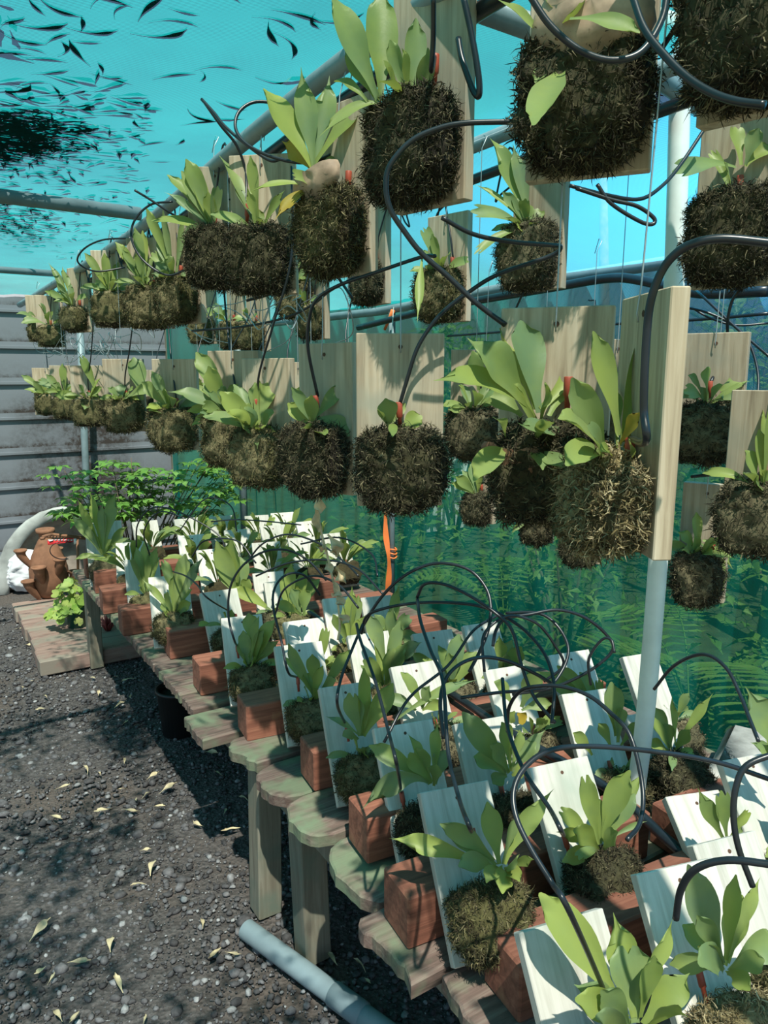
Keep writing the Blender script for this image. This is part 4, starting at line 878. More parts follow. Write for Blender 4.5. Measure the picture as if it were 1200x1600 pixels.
for Yb, lst in fars:
    for (x_, y_, nm) in lst:
        k_ += 1
        if nm == 'R12':
            bench(nm, 'tall crowned fern on the last white board over the slim bench leg, far left', (125, 808), (195, 805), 3.78, -8, q=1, mh=.14, mk='mossd', seed=1, w_=.18, h_=.34, lean=R(28),
                  px=[(119, 777, 14, D(b=(160, 865), l=3)), (140, 767, 14, D(b=(160, 862), l=3)), (182, 768, 18, D(b=(163, 862), l=3)), (108, 800, 14, D(l=3, b=(158, 865), up=.1)), (160, 785, 14, D(l=3, b=(162, 864))), (133, 822, 10, D(b=(158, 866))), (200, 822, 12, D(b=(165, 866), l=3)), (114, 876, 8, D(b=(158, 868), l=3, up=.2)), (150, 838, 12, D(b=(160, 868))), (175, 842, 12, D(b=(163, 868))), (205, 840, 8, D(b=(165, 868), l=3))])
        elif nm == 'R9a':
            bench(nm, 'low fern with small pale leaves on white board behind the ridged block trio', (192, 882), (250, 882), 3.27, -10, q=1, mh=.12, mk='moss', seed=2, w_=.15,
                  px=[(213, 855, 12, D(l=0)), (225, 845, 12, D(l=0)), (245, 855, 12, D(l=0)), (205, 870, 10, D()), (250, 870, 10, D()), (232, 860, 10, D())])
        else:
            bench('far%d' % k_, 'small pale fern board in the crowded far rows of the bench', (x_ - 22, y_), (x_ + 22, y_ - 2), Yb, -8 + rnd.uniform(-8, 8), q=0, mh=.12, mk='moss', seed=k_ % 4, w_=.14,
                  auto=(80 + k_ % 7, LEAN, .12, .085, 11, .12, .23, .045), group='boards in the far rows of the bench')

# ================================================================== TUBES
def tube(pts, d0, d1, r, label, group=None, to=None):
    n = len(pts); P_ = []
    for i, p in enumerate(pts):
        dd = d0 + (d1 - d0) * i / (n - 1); P_.append(at(p[0], p[1], d=dd))
    if to is not None: P_.append(to)
    o = MB().tube(spline(P_, 7), r, 8).build('irrigation_tube', M['poly']); return tag(o, label, 'tube', group)
E_ = lambda k: emits[k][0]
RT_ = .0032
tube([(475, 195), (440, 166), (400, 159), (374, 174), (368, 200), (385, 225), (425, 245), (475, 254), (520, 240), (547, 205), (551, 180)], 1.42, 1.30, RT_, 'black tube making a wide ring in front of the lime-frond fern')
tube([(315, 155), (335, 177), (350, 196), (380, 222), (420, 250), (440, 248)], 1.50, 1.44, RT_, 'black tube with a bent point poking out left of the wide ring')
tube([(318, 158), (345, 196), (370, 228), (384, 270)], 1.52, 1.60, RT_, 'black tube dropping from the bent point to the wide grey board fern', to=E_('U5'))
tube([(552, 190), (580, 225), (610, 255), (640, 290)], 1.30, 1.5, RT_, 'black tube slanting down right behind the tall-frond fern')
tube([(808, 190), (733, 192), (687, 200), (643, 220), (610, 257), (603, 290), (610, 327), (633, 363), (660, 397), (700, 432), (745, 474), (790, 508)], .92, .98, .0036, 'black tube sweeping round the dark moss of the tall-frond fern and down to the right')
tube([(690, 340), (740, 366), (800, 378), (860, 383), (876, 386), (860, 400), (780, 428), (733, 456), (687, 493), (654, 540), (637, 590)], 1.05, 1.20, .0034, 'black tube curving down onto the tan stained board', to=E_('L3'))
tube([(1215, 381), (1130, 373), (1080, 382), (1050, 402), (1030, 432), (1015, 480), (1008, 560), (1006, 640), (1009, 690)], .62, .70, .0040, 'thick black tube arching down to the nearest hanging moss block', to=E_('L1'))
tube([(680, 400), (657, 402), (583, 427), (527, 447), (493, 470), (482, 507), (482, 550)], 1.2, 1.38, RT_, 'black tube arching down onto the sideways board left of the tan one', to=E_('L4'))
tube([(300, 517), (383, 510), (450, 495), (490, 475), (515, 455), (560, 430)], 1.9, 1.6, .003, 'black tube running level above the middle of lower left row')
tube([(987, -10), (1007, 45), (1040, 88), (1075, 122), (1112, 145), (1150, 158), (1195, 164)], .60, .52, .0030, 'black tube crossing in front of the white post top toward the corner board')
tube([(826, -10), (860, 40), (905, 78), (950, 94), (990, 88), (1015, 66), (1035, 28), (1042, -10)], .62, .62, .0030, 'black tube hanging in a U in front of the tan shield frond')
tube([(1079, -5), (1060, 35), (1034, 76)], .80, .85, .003, 'short black tube slanting behind the white post top')
tube([(890, 290), (950, 305), (1000, 311), (1035, 290), (1065, 255), (1105, 195)], 1.1, 1.2, .003, 'black tube sagging below the tan-shield fern past the white post')
tube([(933, 288), (955, 318), (1000, 346), (1020, 350), (1021, 340), (995, 322), (955, 312), (900, 294)], 1.1, 1.1, .003, 'narrow black tube loop under the tan-shield moss block')
tube([(724, -5), (738, 60), (748, 120), (748, 150), (738, 138), (722, 92), (716, 60)], .95, 1.0, .0042, 'long hanging black tube loop right of the tall-frond fern board')
tube([(677, -5), (677, 60), (674, 110)], .92, .98, .0036, 'straight black tube dropping in front of the tall-frond board', to=E_('U3'))
tube([(1215, 445), (1170, 446), (1147, 464), (1137, 500), (1135, 545)], 1.55, 1.66, .0034, 'black tube curving to the sunlit board right of white post', to=E_('M1'))
tube([(1085, 452), (1100, 465), (1150, 512), (1205, 560)], 1.9, 1.7, .0034, 'black tube slanting down right from the netting hose')
tube([(1060, 478), (1110, 490), (1160, 520), (1183, 575), (1180, 630), (1148, 678), (1110, 700)], 1.9, 1.75, .0034, 'black tube bowing round the right side of the sunlit board')
tube([(1200, 505), (1150, 508), (1110, 497), (1080, 480)], 1.9, 1.95, .003, 'short level black tube above the sunlit board')
tube([(1080, 745), (1130, 738), (1200, 715)], 1.6, 1.5, .0034, 'black tube running level to the right edge under the sunlit board')
tube([(1078, 760), (1098, 780), (1104, 810)], 1.7, 1.72, .003, 'short black tube curving into the low fern beside white post', to=E_('C4'))
tube([(210, 297), (235, 312), (262, 330), (275, 338)], 1.9, 1.95, .003, 'short bent black tube left of the close pair of ferns')
tube([(270, 315), (235, 320), (210, 345), (206, 375), (225, 408), (262, 430), (297, 418)], 1.95, 1.95, .003, 'black tube ring hanging left of the close pair of ferns')
tube([(205, 372), (160, 375), (130, 390), (122, 410), (150, 424), (195, 418)], 2.4, 2.6, .003, 'flat black tube ring near the far end of upper left row')
tube([(440, 345), (465, 370), (475, 400), (455, 440), (420, 460), (385, 470)], 1.7, 1.7, .003, 'black tube arc right of the close pair of ferns')
tube([(550, 465), (520, 420), (500, 380), (465, 330), (440, 305)], 1.5, 1.7, .003, 'black tube slanting behind the brown-shield fern')
tube([(1215, 1352), (1137, 1344), (1087, 1358), (1064, 1390), (1056, 1435)], .66, .74, .0036, 'black tube arching over the rounded-leaf rosette at bottom right')
tube([(1215, 1176), (1167, 1196), (1150, 1230), (1146, 1275), (1154, 1325), (1176, 1385)], .80, .80, .0034, 'black tube curving down across the sunlit nail-hole board at lower right')
tube([(1215, 1222), (1117, 1190), (1012, 1173), (917, 1166), (858, 1173), (821, 1198), (803, 1233), (806, 1275), (829, 1325), (862, 1379), (892, 1429)], .98, .80, .0034, 'long black tube passing the white post and looping down to the nearest bench board', to=E_('R1a'))
tube([(793, 1143), (795, 1107), (813, 1080), (843, 1072), (880, 1073), (920, 1087), (953, 1113), (985, 1150), (1004, 1230), (1000, 1285), (980, 1312)], 1.35, 1.0, .0034, 'black tube arching from the tangle down past the white post foot')
tube([(785, 1060), (790, 1120), (798, 1154), (821, 1208), (858, 1262), (878, 1300)], 1.35, 1.0, .0034, 'black tube running down to the wavy-frond fern', to=E_('R2b'))
tube([(693, 1155), (688, 1097), (697, 1060), (720, 1037), (753, 1027), (793, 1033), (837, 1053), (862, 1068)], 1.3, 1.45, .0036, 'thick black tube arch on the left side of the tangle')
tube([(565, 990), (573, 963), (603, 950), (653, 942), (710, 942), (760, 950), (810, 977), (843, 1010), (860, 1043), (866, 1080), (862, 1130)], 1.7, 1.35, .0034, 'long black tube leading right into the tangle')
tube([(563, 985), (593, 937), (627, 903), (667, 883), (703, 881), (737, 893), (760, 920), (767, 950), (763, 983), (750, 1017), (733, 1050)], 1.7, 1.5, .0036, 'highest black tube arch in front of the green netting')
tube([(652, 933), (663, 913), (690, 912), (727, 927), (773, 957), (800, 985), (815, 1040), (835, 1090), (868, 1130)], 1.55, 1.4, .0034, 'black tube falling diagonally through the tangle')
tube([(652, 935), (657, 970), (673, 1017), (692, 1065), (700, 1173), (717, 1247), (735, 1295)], 1.55, 1.05, .0036, 'black tube running down onto the large white board', to=E_('R2a'))
tube([(770, 1010), (775, 985), (790, 967), (827, 960), (870, 953), (910, 963), (943, 987), (958, 1013), (933, 1040), (893, 1063), (853, 1077), (800, 1085)], 1.5, 1.6, .0034, 'black tube making the right-hand curve of the tangle')
tube([(790, 958), (840, 958), (870, 977), (888, 1013), (877, 1050), (850, 1075), (780, 1082), (720, 1090)], 1.6, 1.45, .0034, 'black tube ring in the middle of the tangle')
tube([(757, 1050), (754, 1000), (770, 975), (800, 962), (840, 975), (868, 1010), (880, 1040), (850, 1065)], 1.45, 1.55, .003, 'inner black tube ring of the tangle')
tube([(600, 1160), (640, 1090), (700, 1040), (740, 985), (780, 960)], 1.4, 1.6, .003, 'black tube rising from centre of bench up into the tangle')
tube([(923, 1070), (920, 1030), (940, 1000), (955, 1000), (960, 1020)], 1.55, 1.5, .003, 'short black tube hook right of the tangle')
tube([(1022, 1077), (1050, 1043), (1083, 1025), (1110, 1025), (1137, 1047), (1157, 1087), (1170, 1120), (1185, 1158)], 1.5, 1.2, .0034, 'single black tube hump right of the white post')
tube([(557, 975), (563, 1000), (587, 1067), (607, 1143), (620, 1195)], 1.65, 1.28, .0034, 'black tube running down onto the curling-frond board', to=E_('R3a'))
tube([(567, 975), (550, 1015), (533, 1060), (527, 1100)], 1.65, 1.55, .0034, 'black tube bowing left down to the broad-pointed fern', to=E_('R4a'))
tube([(510, 907), (483, 877), (450, 860), (413, 862), (380, 883), (360, 917), (357, 963), (366, 1000)], 2.2, 2.2, .0034, 'black tube arch over the compact rosette', to=E_('R6a'))
tube([(500, 930), (477, 900), (450, 897), (430, 917), (427, 950), (440, 1003), (450, 1050)], 2.1, 1.95, .0034, 'black tube arch over the slender-frond board', to=E_('R5a'))
tube([(270, 893), (290, 900), (308, 914), (325, 935)], 2.9, 2.6, .0032, 'short black tube curving onto the clean white board', to=E_('R7a'))
for i, (pp, d0, d1) in enumerate([([(213, 855), (215, 820), (235, 795), (265, 795), (310, 815), (345, 840), (352, 870)], 3.1, 3.0), ([(235, 870), (225, 830), (250, 800), (290, 810)], 3.3, 3.2), ([(330, 815), (370, 812), (420, 815), (470, 820)], 3.4, 3.1),
        ([(385, 880), (410, 850), (450, 835), (500, 850), (540, 880), (560, 900)], 2.6, 2.3), ([(280, 830), (320, 780), (360, 790), (370, 830)], 3.6, 3.5), ([(470, 850), (530, 840), (580, 865), (590, 900)], 2.7, 2.4),
        ([(400, 900), (450, 880), (510, 875), (560, 890), (600, 930)], 2.5, 2.2), ([(430, 960), (445, 920), (490, 900), (530, 915), (560, 950)], 2.2, 2.0), ([(300, 870), (320, 845), (370, 845), (400, 880)], 2.9, 2.8)]):
    tube(pp, d0, d1, .0032, 'thin black tube arched over the crowded far half of the bench', 'tubes over the far half of the bench')
# short feeder tubes of the hanging rows
used = {'U5', 'L3', 'L1', 'L4', 'U3', 'M1', 'C4'}
for k, (ep, tp, hook) in emits.items():
    if hook == 'bench' or k in used or k in ('U1', 'U4', 'U2', 'L2', 'B1', 'M4', 'M3'): continue
    rr = random.Random(k); X0 = {'A': .735, 'B': 1.29, 'C': 2.1}[hook]; z0 = {'A': 2.03, 'B': 2.06, 'C': 1.86}[hook]
    s_ = rr.choice([-1, 1]) * rr.uniform(.05, .10); y0 = ep.y + s_ * .8
    P_ = [Vector((X0, y0, z0)), Vector((X0 - .02, y0 + s_ * .5, z0 - .03)), Vector(((X0 + ep.x) / 2, ep.y + s_ * 1.5, (z0 * .6 + ep.z * .4))), Vector((ep.x + .01, ep.y + s_ * .9, ep.z + .16)), Vector((ep.x, ep.y + s_ * .2, ep.z + .06)), ep]
    lab = {'A': 'thin black feeder tube drooping from the left roof hose to a hanging board', 'B': 'thin black feeder tube drooping from the second roof hose to a hanging board', 'C': 'thin black feeder tube from the netting hose to a low hanging board'}[hook]
    tag(MB().tube(spline(P_, 6), .0026, 7).build('irrigation_tube', M['poly']), lab, 'tube', {'A': 'feeder tubes of the left row', 'B': 'feeder tubes of the second row', 'C': 'feeder tubes beside the netting'}[hook])
# pale wire tangle between the two tiers at left
for i in range(26):
    rr = random.Random(900 + i); y0 = rr.uniform(1.5, 4.6); X0 = .70 + rr.uniform(-.03, .10)
    zc = 1.70 + rr.uniform(0, .06); P_ = []
    a0 = rr.uniform(0, 6); R0 = rr.uniform(.04, .11)
    for k in range(7):
        a = a0 + k * .75; P_.append(Vector((X0 + .03 * math.sin(a * 1.7), y0 + R0 * 1.8 * math.cos(a), zc + R0 * .45 * math.sin(a) + .01 * k * rr.uniform(-1, 1))))
    tag(MB().tube(spline(P_, 5), .0013, 5).build('loose_wire', M['wire']), 'loose curled pale wire between the two tiers of the left hanging row', 'wire', 'loose wires between the left tiers')

# ================================================================== GROUND THINGS
# pipe on the ground
pg = empty('pipe_length', at(385, 1450, Z=.03)); a0 = at(385, 1452, Z=.032); a1 = at(640, 1640, Z=.032); pg.location = a0
u_ = (a1 - a0)
b = MB(); b.tube([Vector((0, 0, 0)), u_ * .6], .028, 22, False); b.tube([Vector((0, 0, 0)), u_ * .6], .0255, 22, False)
ux = u_.normalized(); q_ = ux.to_track_quat('Z', 'Y').to_matrix()
b.lathe([(.0255, 0), (.028, 0)], n=22, rot=q_)
b.build('barrel', M['gpvc'], pg)
b = MB(); b.lathe([(.027, -.01), (.031, -.01), (.031, .09), (.027, .095)], c=u_ * .6, n=22, rot=q_); b.build('coupling', M['gpvc'], pg)
b = MB(); b.tube([u_ * .63, u_ * 1.3], .0275, 22); b.build('barrel', M['gpvc'], pg)
tag(pg, 'grey-blue plastic pipe lying on the gravel in front of the bench legs', 'pipe')
# black pot under the bench
def pot(name, c, r0, r1, h, mat, label, rim=.006):
    root = empty(name, c)
    MB().lathe([(0, .002), (r0, 0), (r1, h), (r1 + rim, h), (r1 + rim, h + .014), (r1 - .004, h + .014), (r1 - .006, h - .01), (r0 * .9, .01)], n=30).build('pot_wall', mat, root)
    MB().lathe([(0, h - .018), (r1 - .008, h - .018)], n=24).build('soil', M['soil'], root)
    return tag(root, label, 'plant pot')
pc = at(266, 1150, Z=0); pot('plant_pot', (pc.x + .05, pc.y + .02, 0), .075, .092, .20, M['blackpot'], 'black plastic plant pot standing in the shade under the bench')
# deck platform at the far end
dk0 = .46; dy0 = 4.12; DZ = .085
dnames = [('nearest', 0), ('second', 1)]
yy = dy0; i = 0
while yy < 5.4:
    w_ = .205; x0 = dk0 + .004 * ((i * 7) % 5) + (.0 if i < 9 else 0)
    lab = ['thick greyish timber at the near front of the low deck', 'pinkish deck timber second from the front', 'pinkish deck timber third from front, under the green pot', 'worn deck timber beyond the green pot', 'worn deck timber under the strawberry pot', 'last deck timber by the shell basin', 'deck timber hidden in the back'][min(i, 6)]
    if yy + w_ > 5.45: break
    tag(MB().box((x0 + .75, yy + w_ / 2, DZ / 2 + .005), (1.5, w_ - .006, DZ), None, .006).build('deck_timber', M['deck'], smooth=False), lab, 'timber'); yy += w_; i += 1
DT = DZ + .0055
# geranium in green pot
gc = at(122, 978, Z=DT); gp = pot('potted_geranium', (gc.x, gc.y, DT), .055, .068, .115, M['greenpot'], 'dark green pot with leafy yellow-green geranium on the low deck')
b = MB(); rr = random.Random(5)
def disc_leaf(b, c, r_, nrm, rr, lob=7):
    nrm = nrm.normalized(); u = nrm.orthogonal().normalized(); v = nrm.cross(u); n_ = 16; vs_ = [c - nrm * r_ * .15]
    a0 = rr.uniform(0, 6)
    for k in range(n_):
        a = a0 + 2 * PI * k / n_; q = r_ * (1 + .10 * math.cos(a * lob)) * (.35 if k == 0 else 1)
        vs_.append(c + (u * math.cos(a) + v * math.sin(a)) * q + nrm * .06 * r_ * math.cos(a * lob))
    b.add(vs_, [(0, 1 + k, 1 + (k + 1) % n_) for k in range(n_)])
st = MB()
for i in range(85):
    a = rr.uniform(0, 6.28); rad = .15 * math.sqrt(rr.random()); zz = .13 + .17 * rr.random() * (1 - (rad / .2) ** 2) - .10 * (rad > .12) * rr.random()
    c = Vector((math.cos(a) * rad - .03, math.sin(a) * rad, zz)); disc_leaf(b, c, rr.uniform(.016, .034), Vector((math.cos(a) * .7, math.sin(a) * .7 - .3, rr.uniform(.3, 1))), rr)
    if i % 3 == 0: st.tube([(math.cos(a) * .01, math.sin(a) * .01, .095), (c.x * .6, c.y * .6, c.z * .7), tuple(c)], .0018, 5)
b.build('leaves', M['gera'], gp); st.build('stems', M['garden'], gp)
# little red succulent
sc = at(168, 985, Z=DT); su = empty('red_succulent', (sc.x, sc.y, DT)); b = MB()
for i in range(40):
    a = rr.uniform(0, 6.28); rad = rr.uniform(0, .06); p0 = Vector((math.cos(a) * rad * .3, math.sin(a) * rad * .3, 0)); p1 = Vector((math.cos(a) * rad, math.sin(a) * rad, rr.uniform(.03, .10)))
    b.tube([p0, (p0 + p1) / 2 + Vector((0, 0, .01)), p1], [.002, .007, .002], 6)
b.build('leaves', M['succ'], su); tag(su, 'small red-leaved succulent beside the slim bench leg on the low deck', 'plant')
# terracotta strawberry pot
tc = at(84, 938, Z=DT); tp_ = empty('strawberry_pot', (tc.x, tc.y + .12, DT))
prof = [(.0, .0), (.07, .0), (.10, .04), (.125, .12), (.125, .20), (.105, .28), (.07, .36), (.045, .41), (.042, .44), (.06, .45), (.06, .475), (.048, .475), (.035, .44), (.035, .40), (0, .36)]
MB().lathe(prof, n=32).build('body', M['terra'], tp_)
for (a, z_, s_) in ((R(-118), .20, 1.0), (R(-175), .30, .85), (R(-70), .24, .9), (R(-150), .10, .9), (R(60), .25, .9), (R(-20), .12, .9)):
    dr = Vector((math.cos(a), math.sin(a), 0)); q0 = dr * .09 + Vector((0, 0, z_ - .09)); q1 = dr * .155 + Vector((0, 0, z_)); q2 = dr * .165 + Vector((0, 0, z_ + .045))
    b = MB(); b.tube(spline([q0, q1, q2], 4), [.02 * s_ + .022 * s_ * t / 8 for t in range(9)], 16, False)
    b.lathe([(.046 * s_, -.006), (.05 * s_, .0), (.048 * s_, .008), (.036 * s_, .006), (.03 * s_, -.03), (0, -.04)], c=q2, n=18)
    b.build('planting_cup', M['terra'], tp_)
tag(tp_, 'terracotta strawberry pot with side cups in front of the shell-shaped basin', 'plant pot')
# white plastic bag behind it
b = MB(); nu = 44
for j in range(nu + 1):
    for i in range(nu + 1):
        a = 2 * PI * i / nu; z_ = j / nu
        r_ = .15 * (math.sin(PI * min(1, z_ * .85 + .15))) ** .6 * (1 + .35 * noise.noise(Vector((math.cos(a) * 2, math.sin(a) * 2, z_ * 3))) + .25 * abs(noise.noise(Vector((math.cos(a) * 6, math.sin(a) * 6, z_ * 7)))))
        b.v.append((r_ * math.cos(a), r_ * .7 * math.sin(a), z_ * .30))
for j in range(nu):
    for i in range(nu):
        a = j * (nu + 1) + i; b.f.append((a, a + 1, a + nu + 2, a + nu + 1)); b.m.append(0)
pb = b.build('plastic_bag', M['plastic']); q = at(45, 925, Z=.02); pb.location = (q.x + .02, q.y + .1, .02); tag(pb, 'crumpled white plastic bag between the strawberry pot and the shell basin', 'bag')
# shell-shaped basin tipped on its side (half dome with thick rim)
shl = empty('shell_basin', (0, 0, 0)); sb0 = at(55, 925, Z=0.0); shl.location = (sb0.x + .24, sb0.y + .07, 0); shl.scale = (1.12, .55, 1.05)
def dome(sc, nu=26, nv=10, inner=False):
    b = MB()
    for j in range(nv + 1):
        for i in range(nu + 1):
            a = PI * i / nu; q = j / nv   # q 0 rim .. 1 deep
            cr = math.cos(q * PI / 2 * .98); dpv = math.sin(q * PI / 2 * .98)
            rib = 1 + .02 * math.sin(a * 14) * (1 - q)
            x = -.42 * math.cos(a) * cr * sc * rib; z_ = .56 * math.sin(a) * cr * sc * rib; y = .34 * dpv * sc
            b.v.append((x, y, max(z_, 0) + .0))
    for j in range(nv):
        for i in range(nu):
            a = j * (nu + 1) + i; f = (a, a + 1, a + nu + 2, a + nu + 1); b.f.append(f[::-1] if inner else f); b.m.append(0)
    return b
dome(1.0).build('outer_shell', M['shell'], shl); dome(.93, inner=True).build('inner_shell', M['shelli'], shl)
b = MB(); rim = [Vector((-.405 * math.cos(PI * i / 30), -.008, .54 * math.sin(PI * i / 30))) for i in range(31)]
for i, p in enumerate(rim): p += Vector((1, 0, 1)) * .006 * math.sin(i * 2.7)
b.tube(rim, .045, 12).build('rim', M['shell'], shl)
tag(shl, 'mouldy pale shell-shaped basin standing on edge against the weatherboards at left', 'basin')
# rusty frame with red and white label
fr_ = empty('label_frame', at(95, 850, Y=4.75)); o_ = fr_.location
def L_(x, y): return at(x, y, Y=4.75) - o_
b = MB(); b.tube([L_(66, 839), L_(80, 835), L_(134, 841)], .010, 8); b.tube([L_(121, 838), L_(122, 900)], .008, 8); b.tube([L_(66, 839), L_(67, 843)], .014, 8)
for k in range(8): b.box(L_(76 + k * 5, 839), (.012, .014, .012))
b.build('frame', M['terra'], fr_)
b = MB(); p0, p1 = L_(74, 842), L_(119, 842); dz = L_(74, 849).z - L_(74, 842).z
b.box((p0 + p1) / 2 + Vector((0, 0, dz / 2)), ((p1 - p0).length, .004, -dz), None, .001)
b.build('red_label', M['redlab'], fr_)['label'] = 'red label with white edge marks'
b = MB()
for k in range(9):
    c = p0 + (p1 - p0) * (k + .5) / 9 + Vector((0, -.003, dz * .25)); b.box(c, (.012, .002, .006))
b.tube([p0 + Vector((.008, -.003, dz * .5)), p0 + Vector((.03, -.003, dz * .4))], .005, 8); b.box(p1 + Vector((-.006, -.003, dz / 2)), (.02, .003, -dz * 1.3))
b.build('label_marks', M['whitelab'], fr_)
cl = [L_(100 + 22 * math.sin(a), 860 + 14 * math.cos(a)) for a in [k * .5 + 2.6 for k in range(9)]]
MB().tube(spline(cl, 4), .003, 6).build('wire_hook', M['poly'], fr_)
tag(fr_, 'rusty bracket carrying a thin red and white label, behind the strawberry pot', 'bracket')
# schefflera shrub
def whorl(b, c, r_, rr, n_=8, droop=.35, up=Vector((0, 0, 1))):
    for k in range(n_):
        a = 2 * PI * k / n_ + rr.uniform(-.15, .15); d_ = Vector((math.cos(a), math.sin(a), 0)); d_ = (d_ + up * .2).normalized()
        tip = c + d_ * r_ - Vector((0, 0, droop * r_)); ct = c + d_ * r_ * .5 + Vector((0, 0, .12 * r_))
        v_, f_ = frond_geo(c, tip, ct, r_ * .38, (0, 0, 1), 3, rr.random(), nl=5, nw=2, narrow=.1, fold=.1, wav=.02); b.add(v_, f_)
sf = empty('umbrella_shrub', (0, 0, 0)); s0 = at(225, 900, Y=4.85); sf.location = (s0.x, 4.85, .0); rr = random.Random(31)
b = MB(); st = MB(); spots = [(100, 735), (112, 765), (102, 795), (140, 745), (175, 722), (205, 715), (215, 725), (160, 770), (180, 755), (200, 760), (235, 770), (255, 760), (275, 765), (300, 755), (310, 725), (335, 745), (350, 735), (360, 750), (330, 720), (300, 720), (345, 765), (130, 780), (220, 790), (250, 785), (280, 790), (190, 780), (320, 775), (345, 700), (240, 750), (150, 800), (265, 740), (295, 775), (200, 740), (125, 755), (170, 790), (362, 765), (210, 770), (330, 790), (185, 805), (230, 805)]
for (x_, y_) in spots:
    c = at(x_, y_, Y=4.85 + rr.uniform(-.12, .35)) - sf.location
    for q in range(4):
        cc = c + Vector((rr.uniform(-.12, .12), rr.uniform(-.12, .12), rr.uniform(-.14, .03))); whorl(b, cc, rr.uniform(.08, .125), rr)
    st.tube([Vector((rr.uniform(-.1, .1), rr.uniform(0, .2), 0)), Vector((c.x * .5, c.y * .5 + .1, c.z * .6)), c], [.006, .004, .002], 6)
b.build('foliage', M['shrub'], sf); st.build('stems', M['bark'], sf)
tag(sf, 'umbrella tree shrub with fingered glossy leaves behind the far end of bench', 'shrub')

# dead vine hanging at centre
dv = empty('dead_vine', at(490, 770, d=2.0)); o_ = dv.location; VP = [(490, 740), (492, 770), (497, 800), (503, 835), (512, 870), (520, 905), (527, 935), (531, 975), (528, 1000)]
pp = spline([at(x, y, d=1.75) - o_ for x, y in VP], 6); MB().tube(pp, .0028, 6).build('stem', M['vine'], dv)
b = MB(); rr = random.Random(3)
for (x_, y_, x2, y2) in [(494, 770, 500, 805), (492, 790, 497, 835), (512, 835, 527, 870), (505, 850, 500, 865), (525, 885, 540, 915), (518, 905, 518, 935), (528, 930, 523, 945), (525, 870, 518, 850), (530, 960, 533, 975), (515, 880, 505, 890)]:
    p0 = at(x_, y_, d=1.75) - o_; p1 = at(x2, y2, d=1.74) - o_
    v_, f_ = frond_geo(p0, p1, (p0 + p1) / 2 + RT * .012, .030, -FW + RT * rr.uniform(-1, 1), 3, rr.random(), nl=8, nw=3, fold=.9, wav=.3); b.add(v_, f_)
b.build('dead_leaves', M['vine'], dv); tag(dv, 'dead dry vine with curled leaves dangling in the centre over the bench', 'vine')
# orange tape
ot = empty('orange_tape', (2.2, 3.34, 1.1)); o_ = ot.location; b = MB(); n_ = 30; rr = random.Random(8)
for i in range(n_ + 1):
    t = i / n_; z_ = 1.20 - .50 * t; c = at(605, 800, X=2.16); yv = 3.345 + .02; tw = math.sin(t * 9) * .6
    p = at(606 - 3 * math.sin(t * 6), 775 + 148 * t, X=2.165); wv = RT * (.020 * (1 - .45 * math.sin(t * 7) ** 2)) ; dv_ = FW * .008 * math.sin(t * 11)
    b.v.append(tuple(p - wv + dv_ - o_)); b.v.append(tuple(p + wv * .6 - dv_ - o_))
for i in range(n_): b.f.append((2 * i, 2 * i + 1, 2 * i + 3, 2 * i + 2)); b.m.append(0)
b.build('strip', M['orange'], ot)
b = MB()
for k, y_ in enumerate((858, 864, 870)):
    c = at(613, y_, X=2.2) - o_; b.tube([c + Vector((.024 * math.cos(a), .024 * math.sin(a), .004 * math.sin(a * 2 + k))) for a in [i_ * PI / 8 for i_ in range(17)]], .0045, 6, False)
b.build('knot', M['orange'], ot); 
b = MB(); b.tube([at(614, 485, X=2.16) - o_, at(608, 500, X=2.16) - o_, at(601, 515, X=2.16) - o_], [.012, .009, .007], 8); b.build('knot', M['orange'], ot)
tag(ot, 'orange plastic tape tied round the grey pipe post', 'tape')
# white string from moss
tag(MB().tube([at(615, 480, d=1.6), at(612, 520, d=1.3), at(627, 615, d=1.24)], .0010, 5).build('string', M['rope']), 'thin pale string down the front of the tan stained board', 'string')
